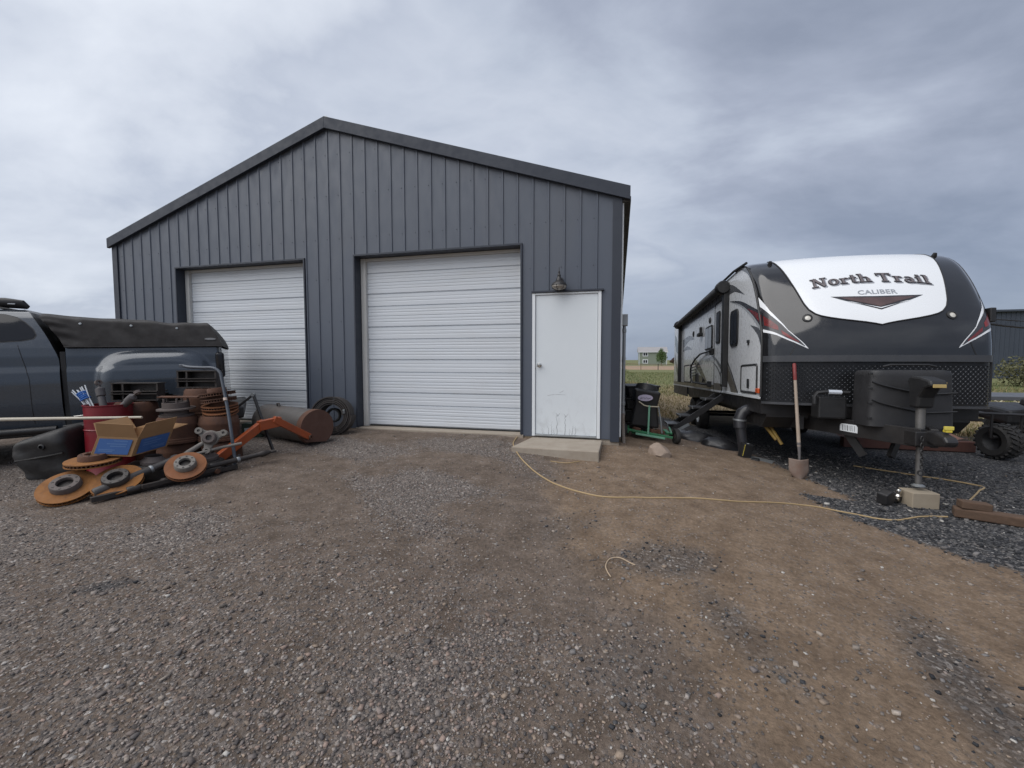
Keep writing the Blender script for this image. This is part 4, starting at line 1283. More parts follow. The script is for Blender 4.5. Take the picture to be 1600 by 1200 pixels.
# stabiliser legs
for s in (-1, 1):
    MB().bar((TCX + s * 0.30, 6.1, 0.66), (TCX + s * 0.14, 6.0, 0.34), 0.05, 0.09).build('stabiliser_leg', M['black_metal'], tr, bevel=0.004)
yl = mat('yellow_strut', (0.30, 0.19, 0.03), 0.6, 0, (0.16, 0.10, 0.03), 8, 0.6)
MB().tube([(1.98, 6.75, 0.72), (2.16, 6.55, 0.42)], 0.024, 8).build('scissor_strut', yl, tr, smooth=True)
MB().tube([(2.05, 6.72, 0.73), (2.22, 6.52, 0.36)], 0.022, 8).build('scissor_strut', yl, tr, smooth=True)
MB().tube([(2.04, 6.80, 0.76), (2.12, 6.60, 0.64)], 0.02, 8).build('scissor_strut', yl, tr, smooth=True)
# wheels
for x, s in ((2.02, -1), (4.13, 1)):
    for y_ in (11.15, 12.05):
        wh = MB().lathe([(0.20, -0.10), (0.33, -0.105), (0.365, -0.085), (0.37, 0.0), (0.365, 0.085), (0.33, 0.105), (0.20, 0.10)], 32, frame_to((s, 0, 0)), (x, y_, 0.37)).build('tyre', M['rubber'], tr, smooth=True)
        MB().lathe([(0.0, 0.06), (0.06, 0.06), (0.07, 0.03), (0.17, 0.04), (0.20, 0.10), (0.205, 0.09)], 24, frame_to((s, 0, 0)), (x, y_, 0.37)).build('rim', M['galv'], wh, smooth=True)
    MB().box(x - 0.10, x + 0.10, 10.7, 12.5, 0.78, 0.815).build('fender', M['black_metal'], tr)
for y_ in (11.15, 12.05):
    MB().tube([(2.1, y_, 0.37), (4.05, y_, 0.37)], 0.035, 10).build('axle', M['black_metal'], tr)
# fold-out entry steps
for y_ in (8.42, 9.0):
    MB().bar((1.88, y_, 0.93), (1.02, y_, 0.27), 0.03, 0.11).build('step_stringer', M['black_metal'], tr, bevel=0.004)
for k in range(4):
    x, z_ = 1.72 - 0.22 * k, 0.87 - 0.165 * k
    s_ = MB().box(x - 0.13, x + 0.13, 8.44, 8.98, z_ - 0.015, z_ + 0.015).build('step_tread', M['black_metal'], tr, bevel=0.004)
    MB().box(x - 0.139, x - 0.128, 8.44, 8.98, z_ - 0.02, z_ + 0.02).build('tread_nosing', M['galv'], s_)
MB().bar((1.30, 8.42, 0.40), (1.04, 8.42, 0.24), 0.04, 0.05).build('step_leg', M['galv'], tr)
MB().bar((1.30, 9.0, 0.40), (1.04, 9.0, 0.24), 0.04, 0.05).build('step_leg', M['galv'], tr)

# black waste pipe dropping from the underbelly to a boxed valve
dp = thing('waste_pipe', 'fat black waste pipe with elbow dropping to the ground under the trailer', 'pipe', (1.80, 6.9, 0))
pb = mat('pipe_black', (0.022, 0.022, 0.026), 0.35, 0, (0.03, 0.03, 0.034), 4, 0.6)
MB().tube([(2.25, 7.05, 0.76), (2.05, 6.99, 0.78), (1.90, 6.95, 0.775), (1.81, 6.93, 0.72), (1.775, 6.92, 0.62), (1.78, 6.90, 0.50)], 0.088, 18).build('elbow', pb, dp, smooth=True)
MB().tube([(1.775, 6.92, 0.60), (1.83, 6.86, 0.12)], [0.072, 0.066], 18).build('drop_pipe', pb, dp, smooth=True)
MB().lathe([(0.089, -0.012), (0.094, -0.012), (0.094, 0.012), (0.089, 0.012)], 20, frame_to((0.06, 0.02, 1)), (1.777, 6.918, 0.62)).build('clamp', M['galv'], dp, smooth=True)
MB().obox((1.83, 6.78, 0.17), (0.15, 0.12, 0.26), (0.1, 0.15, 0.3)).build('valve_box', M['black'], dp, bevel=0.02)
MB().obox((1.80, 6.71, 0.20), (0.028, 0.006, 0.17), (0.1, 0.15, 0.3)).build('yellow_label', mat('label_yellow', (0.50, 0.40, 0.06), 0.5), dp)
MB().obox((1.845, 6.735, 0.27), (0.035, 0.006, 0.06), (0.1, 0.15, 0.3)).build('white_label', M['frame_white'], dp)
MB().obox((2.0, 6.72, 0.07), (0.34, 0.16, 0.012), (0.12, 0.10, -0.5)).build('foot_plate', M['galv'], dp)
MB().obox((1.93, 6.66, 0.05), (0.10, 0.09, 0.10), (0.1, 0.0, -0.5)).build('foot_block', M['black'], dp, bevel=0.01)

# wood block under the jack
zz = GZ(TCX, 5.26)
MB().obox((TCX - 0.01, 5.24, zz + 0.075), (0.25, 0.20, 0.165), (0, 0, 0.1)).build('wood_block', mat('block_wood', (0.34, 0.29, 0.22), 0.85, 0, (0.27, 0.22, 0.16), 6, 0.6, 0.2, 60), None, bevel=0.008, label='short pale timber block under the trailer tongue jack', cat='block')

MB().box(TX1 - 0.01, TX1 + 0.05, 6.21, 6.30, 1.98, 2.15).build('wall_bracket', M['black'], tr, bevel=0.01)
# ------------------------------------------------------------------ pickup truck
UN, UW, ZG = 0.0, 1.92, 0.24          # near side, width, ground under it
UC = UN + UW / 2
# written in its own frame: x runs to the tail (0 at the near rear corner), y across, z up
pk = thing('pickup_truck', 'dark blue-grey pickup with black canvas bed cover parked before the workshop', 'pickup truck', (-5.43, 4.81, 0.0), Euler((0, R(-1.5), R(45.5))))
paint = mat('truck_paint', (0.042, 0.054, 0.070), 0.26, 0.2, (0.047, 0.059, 0.076), 2, 0.6, coat=0.8, dirt=(0.10, 0.09, 0.08), dscale=1.8, damt=0.16, rvar=0.06)


def bulge(u_, z):
    e = ((u_ + 0.72) / 0.55) ** 4 + ((z - 1.05) / 0.55) ** 4
    return 0.10 * float(sstep(1.7, 0.45, e))


def flank(z):
    """inset of the body side at a height"""
    pts = [(0.62, 0.06), (0.80, 0.02), (1.00, 0.0), (1.30, 0.0), (1.42, 0.010), (1.47, 0.028), (1.60, 0.030), (1.71, 0.045), (1.76, 0.06)]
    for (z0, i0), (z1, i1) in zip(pts[:-1], pts[1:]):
        if z <= z1:
            return i0 + (i1 - i0) * max(z - z0, 0) / (z1 - z0)
    return pts[-1][1]


AX_R, AX_F, WZ = -0.74, -4.45, ZG + 0.40


def arch(u_, z):
    return min(math.hypot(u_ - AX_R, z - WZ), math.hypot(u_ - AX_F, z - WZ)) < 0.47


def skin(fn, nu, nv, name, parent, material, hole=None):
    """one surface, and its mirror on the far side"""
    mb = MB()
    for mirror in (False, True):
        vs = []
        keep = {}
        for j in range(nv + 1):
            for i in range(nu + 1):
                u_, ins, z = fn(i / nu, j / nv)
                vs.append((u_, UC + (UC - (UN + ins)) if mirror else UN + ins, z))
        fs = []
        for j in range(nv):
            for i in range(nu):
                k = j * (nu + 1) + i
                q4 = (k, k + 1, k + nu + 2, k + nu + 1)
                if hole:
                    cx_ = sum(vs[w_][0] for w_ in q4) / 4; cz_ = sum(vs[w_][2] for w_ in q4) / 4
                    if hole(cx_, cz_): continue
                fs.append(q4)
        mb.add(vs, fs)
    return mb.build(name, material, parent, smooth='all')


BT = 0.0
BF = -1.58
def bed_fn(a, b):
    z = 0.66 + (1.71 - 0.66) * b
    u_ = BF + (BT - BF) * a - (0.03 * max(0, (z - 1.45)) * a)
    ins = flank(z) - bulge(u_, z)
    if a > 0.965:                                  # rounded rear corner
        ins += 0.10 * ((a - 0.965) / 0.035) ** 2
    return (u_, ins, z)


skin(bed_fn, 150, 60, 'bed_side', pk, paint, arch)
MB().box(BF, BT, UN + 0.045, UN + 0.16, 1.70, 1.718).build('bed_rail', M['black'], pk)
MB().box(BF, BT, UC + UW / 2 - 0.16, UC + UW / 2 - 0.045, 1.70, 1.718).build('bed_rail', M['black'], pk)
MB().box(BT - 0.06, BT + 0.0, UN + 0.12, UN + UW - 0.12, 0.85, 1.70).build('tailgate', paint, pk, bevel=0.02)
MB().box(BF + 0.01, BF + 0.08, UN + 0.06, UN + UW - 0.06, 0.8, 1.69).build('bed_front', paint, pk)
MB().box(BT - 0.02, BT + 0.22, UN + 0.05, UN + UW - 0.05, 0.66, 0.84).build('rear_bumper', M['black_metal'], pk, bevel=0.03)
for n_ in (UN - 0.0, UN + UW - 0.15):
    MB().box(BT - 0.075, BT + (0.03 if n_ < 0.5 else -0.01), n_ - (0.012 if n_ < 0.5 else 0), n_ + 0.13, 1.27, 1.63).build('tail_light', M['glass_dark'], pk, bevel=0.04, seg=4)


def cab_edge(z):
    return -1.64 - 0.55 * max(z - 1.55, 0) ** 1.35


CABS = [(0.06, 0.66), (0.0, 1.0), (0.0, 1.30), (0.010, 1.42), (0.028, 1.48), (0.030, 1.60), (0.045, 1.72), (0.075, 1.80), (0.15, 1.98), (0.20, 2.09), (0.25, 2.15), (0.345, 2.185), (0.60, 2.215), (UW / 2, 2.23)]


def cab_fn(a, b):
    f_ = b * (len(CABS) - 1); i = min(int(f_), len(CABS) - 2); r_ = f_ - i
    ins = CABS[i][0] + (CABS[i + 1][0] - CABS[i][0]) * r_
    z = CABS[i][1] + (CABS[i + 1][1] - CABS[i][1]) * r_
    u0 = -4.10 + 1.1 * max(z - 1.74, 0) ** 0.9
    u1 = cab_edge(z) if z < 2.25 else -1.95
    if z > 2.13:
        u1 = cab_edge(2.13) - 0.22 * ((z - 2.13) / 0.10) ** 1.5
        u1 = max(u1, -2.15)
    return (u0 + (u1 - u0) * a, ins, z)


skin(cab_fn, 70, 78, 'cab', pk, paint)
MB().prism([(UN + i, z) for i, z in CABS] + [(UN + UW - i, z) for i, z in reversed(CABS[:-1])], -2.35, -2.30, 'x').build('cab_back', M['black'], pk)
# rear wall of the cab follows the slanted edge
rw = MB()
vs = []
for i, z in CABS:
    e_ = cab_fn(1.0, CABS.index((i, z)) / (len(CABS) - 1))[0]
    vs += [(e_ - 0.004, UN + i, z), (e_ - 0.004, UN + UW - i, z)]
rw.add(vs, [(2 * k, 2 * k + 1, 2 * k + 3, 2 * k + 2) for k in range(len(CABS) - 1)])
rw.build('cab_rear_wall', M['black_metal'], pk)


def on_green(u_, z, off):
    ins = np.interp(z, [p[1] for p in CABS], [p[0] for p in CABS])
    return (u_, UN + float(ins) - off, z)


def side_glass(poly, off, material, name, parent):
    # fan from the centre, subdivided ring so it follows the lean
    c_ = (sum(p[0] for p in poly) / len(poly), sum(p[1] for p in poly) / len(poly))
    mb = MB()
    n_ = len(poly); vs = []
    for r_ in (1.0, 0.66, 0.33):
        vs += [on_green(c_[0] + (p[0] - c_[0]) * r_, c_[1] + (p[1] - c_[1]) * r_, off) for p in poly]
    vs.append(on_green(*c_, off))
    fs = [(k * n_ + i, k * n_ + (i + 1) % n_, (k + 1) * n_ + (i + 1) % n_, (k + 1) * n_ + i) for k in range(2) for i in range(n_)]
    fs += [(2 * n_ + i, 2 * n_ + (i + 1) % n_, 3 * n_) for i in range(n_)]
    mb.add(vs, fs)
    return mb.build(name, material, parent, smooth='all')


REARW = [(-2.72, 1.775), (-2.2, 1.78), (-1.96, 1.80), (-1.86, 1.825), (-1.84, 1.87), (-1.87, 1.94), (-1.94, 2.02), (-2.01, 2.075), (-2.10, 2.105), (-2.25, 2.12), (-2.72, 2.125)]
FRW = [(-3.75, 1.775), (-2.86, 1.775), (-2.86, 2.12), (-3.2, 2.11), (-3.5, 1.97)]
for nm, W_ in (('rear_window', REARW), ('front_window', FRW)):
    cx_ = sum(p[0] for p in W_) / len(W_); cz_ = sum(p[1] for p in W_) / len(W_)
    big = [(cx_ + (p[0] - cx_) * 1.035, cz_ + (p[1] - cz_) * 1.07) for p in W_]
    sl = side_glass(big, 0.003, M['black'], 'window_seal', pk)
    side_glass(W_, 0.006, M['glass_dark'], nm, sl)
# door shut-lines, handle
for u0 in (-2.80, -1.98):
    MB().tube([on_green(u0 + (0.08 if u0 > -2 else 0) * min(1, max(0, (1.74 - z_) / 0.4)), z_, 0.0005) for z_ in [0.80 + 0.047 * k for k in range(21)]], 0.0035, 5).build('shut_line', M['black'], pk)
# hood, front
MB().add([(-4.10, UN + 0.05, 1.72), (-4.10, UN + UW - 0.05, 1.72), (-5.2, UN + UW - 0.12, 1.56), (-5.2, UN + 0.12, 1.56),
          (-4.10, UN + 0.0, 0.66), (-4.10, UN + UW, 0.66), (-5.45, UN + UW - 0.06, 0.72), (-5.45, UN + 0.06, 0.72),
          (-4.10, UN + 0.01, 1.45), (-4.10, UN + UW - 0.01, 1.45), (-5.4, UN + UW - 0.05, 1.38), (-5.4, UN + 0.05, 1.38)],
         [(0, 3, 2, 1), (8, 11, 3, 0), (1, 2, 10, 9), (3, 11, 10, 2), (4, 7, 11, 8), (9, 10, 6, 5), (11, 7, 6, 10), (4, 5, 6, 7)]).build('hood', paint, pk, bevel=0.06, seg=4)
MB().box(-5.52, -5.38, UN + 0.45, UN + UW - 0.45, 0.85, 1.33).build('grille', M['black'], pk, bevel=0.02)
for n_ in (UN + 0.08, UN + UW - 0.42):
    MB().box(-5.50, -5.37, n_, n_ + 0.34, 1.05, 1.33).build('headlight', M['lamp_clear'], pk, bevel=0.03)
MB().box(-5.65, -5.4, UN + 0.02, UN + UW - 0.02, 0.55, 0.82).build('front_bumper', M['galv'], pk, bevel=0.04)
MB().add([(-4.08, UN + 0.10, 1.75), (-4.08, UN + UW - 0.10, 1.75), (-3.55, UN + UW - 0.28, 2.17), (-3.55, UN + 0.28, 2.17)], [(0, 1, 2, 3)]).build('windscreen', M['glass_dark'], pk)
# wheels
for u_, dual in ((AX_R, False), (AX_F, False)):
    for s, n_ in ((-1, UN), (1, UN + UW)):
        for k in range(2 if dual else 1):
            c_ = (u_, n_ - s * (0.0 + 0.27 * k) + (0 if dual else -s * 0.14), WZ)
            wh = MB().lathe([(0.22, -0.11), (0.36, -0.115), (0.395, -0.095), (0.40, 0.0), (0.395, 0.095), (0.36, 0.115), (0.22, 0.11)], 32, frame_to((0, s, 0)), c_).build('tyre', M['rubber'], pk, smooth=True)
            MB().lathe([(0.0, 0.03), (0.09, 0.03), (0.10, -0.02), (0.2, -0.04), (0.22, 0.11), (0.225, 0.10)], 24, frame_to((0, s, 0)), c_).build('rim', M['galv'], wh, smooth=True)
MB().box(-5.3, BT - 0.05, UN + 0.25, UN + UW - 0.25, 0.62, 0.85).build('underbody', M['black_metal'], pk)
MB().tube([(-3.9, UN - 0.02, 0.72), (-1.7, UN - 0.02, 0.72)], 0.045, 10).build('running_board', M['black_metal'], pk, smooth=True)
MB().tube([(-1.55, UN - 0.004, 0.86), (-1.25, UN - 0.006, 0.88)], 0.006, 6).build('chrome_strip', M['chrome'], pk)
MB().box(-1.63, BF - 0.004, UN + 0.03, UN + UW - 0.03, 0.7, 1.66).build('cab_gap', M['black'], pk)
# light bar on the roof
MB().tube([(-3.0, UN + 0.40, 2.255), (-2.16, UN + 0.40, 2.27), (-2.02, UN + 0.40, 2.255), (-1.97, UN + 0.40, 2.22)], [0.062, 0.062, 0.055, 0.025], 12).build('roof_pod', M['black'], pk, smooth=True)
MB().box(-2.12, -2.06, UN + 0.334, UN + 0.342, 2.25, 2.26).build('roof_pod_mark', M['frame_white'], pk)
MB().tube([(-2.75, UN + 0.9, 2.23), (-2.42, UN + 0.9, 2.43)], 0.008, 6).build('antenna', M['black'], pk)
MB().tube([(-3.4, UN + 0.345, 2.195), (-2.2, UN + 0.345, 2.205), (-2.02, UN + 0.345, 2.17)], 0.014, 6).build('roof_rail', M['black'], pk, smooth=True)

# canvas bed cover
def cov_top(a):
    return 2.15 - 0.09 * a + 0.006 * math.sin(a * 15) - 0.012 * math.sin(a * math.pi * 3) ** 2


def cov_fn(a, b):
    """a runs cab to tail, b from near rail over the top to the far rail"""
    u0 = BF
    w_ = abs(2 * b - 1)                     # 1 at the rails, 0 on the ridge
    top = cov_top(min(a / 0.92, 1.0))
    s_ = 1 - w_
    side = min(s_ / 0.34, 1.0)              # climbing the side
    z = 1.715 + (top - 1.715) * (0.86 * side ** 0.9 + 0.14 * min(max(s_ - 0.34, 0) / 0.25, 1))
    ins = 0.02 + 0.11 * side + max(s_ - 0.34, 0) / 0.66 * (UW / 2 - 0.13)
    # the front edge leans forward up to the cab, the tail slopes down
    ustart = u0 - 0.27 * (max(z - 1.715, 0) / 0.43) ** 1.2
    uend = BT + 0.01 - 0.16 * (max(z - 1.715, 0) / 0.32) ** 1.5
    u_ = ustart + (uend - ustart) * a
    # folds
    fold = 0.010 * math.sin(u_ * 9 + z * 14) * float(sstep(0.0, 0.3, side)) * 0.5
    fr_ = float(sstep(0.16, 0.02, a))
    fold += fr_ * 0.018 * math.sin(z * 55 + u_ * 12 + 2 * math.sin(z * 9)) * (1 if side < 1 else 0.3)
    fold += 0.010 * math.sin(a * 31 + b * 5) * side * (1 - abs(2 * (z - 1.715) / 0.5 - 1))
    n_ = UN + ins - fold
    if b > 0.5: n_ = UN + UW - ins + fold
    return (u_, n_, z + fold * 0.6 * (1 if side >= 1 else 0.2))


canvas = mat('black_canvas', (0.020, 0.018, 0.018), 0.8, 0, (0.028, 0.025, 0.024), 3, 0.6, 0.15, 220)
cvr = MB().grid(cov_fn, 110, 80).build('canvas_cover', canvas, pk, smooth='all')
rear = MB().add([cov_fn(1.0, k / 40) for k in range(41)], [tuple(range(41))]).build('cover_tail', canvas, cvr)
MB().tube([(p[0], p[1] - 0.004, p[2]) for p in [cov_fn(k / 30, 0.0) for k in range(31)]], 0.010, 6).build('cover_hem', canvas, cvr)
for px_ in (0.19, 0.48, 0.76):
    p = cov_fn(px_, 0.14)
    MB().lathe([(0.0, 0.006), (0.014, 0.005), (0.016, -0.004)], 12, frame_to((0, -1, 0.3)), (p[0], p[1] - 0.004, p[2])).build('grommet', M['galv'], cvr)
p = cov_fn(0.90, 0.05)
MB().lathe([(0.0, 0.004), (1.0, 0.003), (1.0, -0.003)], 20, frame_to((0, -1, 0.2)) @ Matrix.Diagonal((0.065, 0.016, 1)), (p[0] + 0.06, p[1] - 0.012, p[2])).build('maker_badge', mat('badge_grey', (0.22, 0.22, 0.22), 0.5), cvr)
# ------------------------------------------------------------------ scrap heap
M['rust'] = mat('rust_brown', (0.075, 0.034, 0.022), 0.9, 0, (0.13, 0.062, 0.036), 9, 0.6, 0.35, 60, dirt=(0.05, 0.028, 0.022), dscale=5, damt=0.7)
M['rust_orange'] = mat('rust_orange', (0.21, 0.082, 0.020), 0.85, 0, (0.29, 0.125, 0.032), 7, 0.6, 0.25, 90, dirt=(0.10, 0.045, 0.022), dscale=7, damt=0.8)
M['rust_red'] = mat('rust_red', (0.19, 0.068, 0.028), 0.85, 0, (0.26, 0.11, 0.045), 7, 0.6, 0.25, 90, dirt=(0.09, 0.045, 0.03), dscale=6, damt=0.6)
M['cast'] = mat('dull_casting', (0.085, 0.070, 0.066), 0.7, 0.2, (0.14, 0.115, 0.105), 9, 0.6, 0.3, 80)
M['iron_grey'] = mat('grey_casting', (0.22, 0.205, 0.185), 0.7, 0.1, (0.14, 0.125, 0.11), 9, 0.6, 0.3, 70)
M['grease'] = mat('greasy_steel', (0.022, 0.021, 0.021), 0.5, 0.2, (0.06, 0.048, 0.042), 7, 0.6, 0.25, 50)
M['steel_pipe'] = mat('grey_steel', (0.075, 0.072, 0.07), 0.55, 0.3, (0.11, 0.10, 0.095), 4, 0.6, 0.1, 40, dirt=(0.10, 0.065, 0.045), dscale=3, damt=0.5)


def rotor_parts(root, r, disc, hat, bolts=8, hub=0.52, rise=0.065):
    th = 0.042
    d_ = MB().lathe([(r * 0.50, 0.010), (r, 0.010), (r, 0.0), (r * 0.96, 0.0)], 48)
    d_.lathe([(r * 0.50, -th + 0.010), (r, -th + 0.010), (r, -th + 0.020), (r * 0.96, -th + 0.020)], 48)
    do = d_.build('disc', disc, root, smooth=True)
    vn = MB()
    nv = 40
    for k in range(nv):
        a_ = 2 * math.pi * k / nv
        m_ = Matrix.Rotation(a_, 3, 'Z')
        vn.obox(m_ @ Vector((r * 0.76, 0, 0.010 - th / 2)), (r * 0.44, 0.010, th - 0.018), m_)
    vn.build('vanes', M['rust'], do, kind='stuff')
    h_ = MB().lathe([(r * hub + 0.004, 0.012), (r * hub, rise * 0.9), (r * hub - 0.006, rise), (r * 0.30, rise), (r * 0.28, rise - 0.006), (r * 0.28, rise - 0.03), (r * hub * 0.9, rise - 0.035), (r * hub * 0.9, -0.01)], 40)
    ho = h_.build('hat', hat, root, smooth=True)
    MB().lathe([(0.0, rise - 0.045), (r * 0.285, rise - 0.045), (r * 0.285, rise - 0.02)], 24).build('bore_shade', M['grease'], ho)  # dark disc set into the hat so the hole reads as shaded
    bl = (r * hub + r * 0.30) / 2
    for k in range(bolts):
        a_ = 2 * math.pi * (k + 0.5) / bolts
        MB().lathe([(0.0, rise + 0.003), (0.008, rise + 0.003), (0.009, rise - 0.002)], 8, None, (bl * math.cos(a_), bl * math.sin(a_), 0)).build('bolt_hole', M['grease'], ho)


def tilt(nx, ny, nz, spin=0.0):
    return frame_to((nx, ny, nz)) @ Matrix.Rotation(spin, 3, 'Z')


GR = 'rusty brake rotors in the scrap heap'
for loc, nrm, r, dm_, hm, lab in (
        ((-4.93, 2.70, 0.345), (0.33, -0.40, 0.86), 0.205, M['rust_orange'], M['cast'], 'orange-rusted brake rotor lying tilted at the front left of the scrap heap'),
        ((-4.66, 2.93, 0.36), (0.30, -0.42, 0.86), 0.20, M['rust_orange'], M['grease'], 'orange-rusted brake rotor half hidden behind the front one in the scrap heap'),
        ((-4.99, 2.95, 0.535), (0.05, -0.06, 1.0), 0.21, M['rust_orange'], M['rust'], 'brake rotor with cooling vanes lying flat on top of two tilted ones'),
        ((-4.28, 3.30, 0.435), (0.42, -0.45, 0.79), 0.175, M['rust_red'], M['iron_grey'], 'red-rusted brake rotor with clean grey hub face beside the black bars')):
    g = thing('brake_rotor', lab, 'brake rotor', loc, tilt(*nrm, 0.3), GR)
    rotor_parts(g, r, dm_, hm)
# tilted stack on the right
for k, (dx, dy, z_, nx, ny, r, m_) in enumerate(((0.02, 0.01, 0.905, 0.10, -0.22, 0.185, M['rust_red']), (0.0, 0.02, 0.965, 0.02, -0.10, 0.19, M['rust_red']), (0.01, 0.0, 1.045, -0.10, -0.05, 0.185, M['rust']),
                                                 (-0.02, 0.01, 1.115, -0.12, -0.04, 0.19, M['rust']))):
    g = thing('brake_rotor', ['lowest rotor of the crooked stack next to the bent grey bar, tipped forward', 'second rotor from the bottom of the crooked stack behind the bent grey bar',
                              'third rotor from the bottom of the crooked stack behind the bent grey bar', 'topmost rotor of the crooked stack behind the bent grey bar'][k], 'brake rotor', (-4.70 + dx, 4.05 + dy, z_), tilt(nx, ny, 1.0, k), GR)
    rotor_parts(g, r, m_, M['rust'], 6)


def brake_drum(x, y, z0, h, r, m_, lab, tl=(0, 0, 1)):
    g = thing('brake_drum', lab, 'brake drum', (x, y, z0), tilt(*tl), 'rusty brake drums in the scrap heap')
    MB().lathe([(r * 0.98, 0.0), (r * 1.04, 0.004), (r * 1.04, 0.03), (r * 0.98, 0.04), (r * 0.97, h * 0.62), (r * 0.99, h * 0.66), (r * 0.99, h * 0.74), (r * 0.95, h * 0.80), (r * 0.93, h * 0.92), (r * 0.84, h), (r * 0.45, h), (r * 0.42, h - 0.02), (r * 0.42, h - 0.06)], 40).build('shell', m_, g, smooth=True)
    MB().lathe([(r * 0.99, h * 0.10), (r * 1.015, h * 0.12), (r * 1.015, h * 0.18), (r * 0.99, h * 0.20)], 40).build('rib', m_, g, smooth=True)
    for k in range(8):
        a_ = k * math.pi / 4
        MB().lathe([(0.0, h + 0.004), (0.012, h + 0.004), (0.013, h - 0.002)], 8, None, (r * 0.62 * math.cos(a_), r * 0.62 * math.sin(a_), 0)).build('bolt_hole', M['grease'], g)
    return g


for x, y, z0, h, r, lab in ((-5.00, 3.78, 0.56, 0.30, 0.205, 'brown brake drum behind the cardboard box carrying a hub on top'),
                            (-5.02, 3.80, 0.25, 0.30, 0.21, 'bottom brake drum in the shadow behind the cardboard box'),
                            (-5.60, 3.76, 0.66, 0.36, 0.215, 'brown brake drum right behind the red barrel'),
                            (-5.58, 3.78, 0.26, 0.39, 0.215, 'lower brake drum in the shadow behind the red barrel'),
                            (-5.10, 4.20, 0.80, 0.36, 0.215, 'rear brake drum under the second black bracket'),
                            (-5.12, 4.20, 0.30, 0.49, 0.21, 'lower brake drum at the back under the second black bracket'),
                            (-4.70, 4.05, 0.55, 0.30, 0.215, 'brake drum carrying the crooked rotor stack'),
                            (-4.68, 4.06, 0.27, 0.27, 0.215, 'bottom brake drum under the crooked rotor stack')):
    brake_drum(x, y, z0, h, r, M['rust'], lab)
# hub with flanges on the front drum
g = thing('wheel_hub', 'rusty wheel hub with two flanges and studs on top of the brown drum', 'wheel hub', (-5.00, 3.78, 0.862), Euler((0.04, -0.02, 0.3)))
MB().lathe([(0.0, 0.0), (0.165, 0.0), (0.17, 0.02), (0.12, 0.025), (0.115, 0.075), (0.185, 0.08), (0.185, 0.095), (0.13, 0.10), (0.13, 0.165), (0.10, 0.165), (0.09, 0.10), (0.0, 0.10)], 36).build('hub_body', M['cast'], g, smooth=True)
for k in range(5):
    a_ = k * 1.2566 + 0.4
    MB().tube([(0.115 * math.cos(a_), 0.115 * math.sin(a_), 0.10), (0.115 * math.cos(a_), 0.115 * math.sin(a_), 0.215)], 0.010, 8).build('stud', M['cast'], g)
MB().obox((0.03, 0.02, 0.222), (0.40, 0.10, 0.012), (0.02, 0.05, 0.2)).build('strap_iron', M['rust'], g)
# black channel brackets on top
for i, (x, y, z0, rz, L, lab) in enumerate(((-5.60, 3.80, 1.03, 0.35, 0.52, 'black steel channel bracket on the drum behind the red barrel'), (-5.10, 4.16, 1.17, 0.36, 0.46, 'black steel channel bracket on the rear brake drum'))):
    g = thing('channel_bracket', lab, 'bracket', (x, y, z0), Euler((0, 0, rz)), 'black channel brackets')
    for z_, d_ in ((0.008, 0.16), (0.085, 0.19), (0.115, 0.19), (0.21, 0.15)):
        MB().box(-L / 2, L / 2, -d_ / 2, d_ / 2, z_ - 0.006, z_ + 0.006).build('plate', M['grease'], g)
    MB().box(-L / 2, L / 2, 0.03, 0.045, 0.015, 0.205).build('web', M['grease'], g)
    for x_ in (-L / 2 + 0.012, -L / 4, L / 2 - 0.012):
        MB().box(x_ - 0.01, x_ + 0.01, -0.07, 0.029, 0.015, 0.203).build('gusset', M['grease'], g)

# red barrel with bits standing in it
rx, ry, rz0 = -5.57, 3.46, 0.24
rp = mat('barrel_red', (0.20, 0.012, 0.020), 0.4, 0, (0.16, 0.010, 0.018), 4, 0.6, 0.04, 10, dirt=(0.10, 0.03, 0.03), dscale=4, damt=0.4)
g = thing('steel_barrel', 'small red steel barrel full of metal parts behind the cardboard box', 'barrel', (rx, ry, rz0))
prf = [(0.0, 0.0), (0.205, 0.0), (0.212, 0.012), (0.205, 0.024), (0.205, 0.24), (0.213, 0.25), (0.205, 0.26), (0.205, 0.50), (0.213, 0.51), (0.205, 0.52), (0.205, 0.765), (0.213, 0.772), (0.213, 0.782), (0.200, 0.782), (0.200, 0.5)]
MB().lathe(prf, 40, None, (rx, ry, rz0)).build('shell', rp, g, smooth=True)
MB().lathe([(0.0, 0.66), (0.199, 0.66)], 32, None, (rx, ry, rz0)).build('dark_fill', M['grease'], g)
for i, (dx, dy, a_, L, lab) in enumerate(((-0.06, 0.0, (-0.30, 0.05, 1), 0.34, 'upright grey shock absorber in the red barrel'), (0.06, 0.02, (0.75, 0.1, 0.62), 0.36, 'shock absorber leaning right out of the red barrel'))):
    d_ = Vector(a_).normalized()
    p0 = Vector((rx + dx, ry + dy, rz0 + 0.67))
    s = thing('shock_absorber', lab, 'shock absorber', p0, frame_to(d_), 'shock absorbers in the barrel')
    MB().lathe([(0.0, 0.0), (0.032, 0.0), (0.034, L * 0.55), (0.030, L * 0.6), (0.042, L * 0.62), (0.042, L * 0.86), (0.02, L * 0.9), (0.012, L * 0.92), (0.012, L)], 16).build('tube', mat('shock_grey', (0.07, 0.065, 0.068), 0.6, 0, (0.10, 0.09, 0.09), 8, 0.6), s, smooth=True)
    MB().lathe([(0.014, -0.016), (0.032, -0.016), (0.032, 0.016), (0.014, 0.016)], 16, frame_to((0, 1, 0)), (0, 0, L + 0.025), closed=True).build('eye', M['cast'], s, smooth=True)
s = thing('rod_bundle', 'bundle of white rods wrapped in bright blue tape in the red barrel', 'rods', (rx - 0.13, ry - 0.04, rz0 + 0.66), frame_to(Vector((-0.55, -0.1, 0.84)).normalized()))
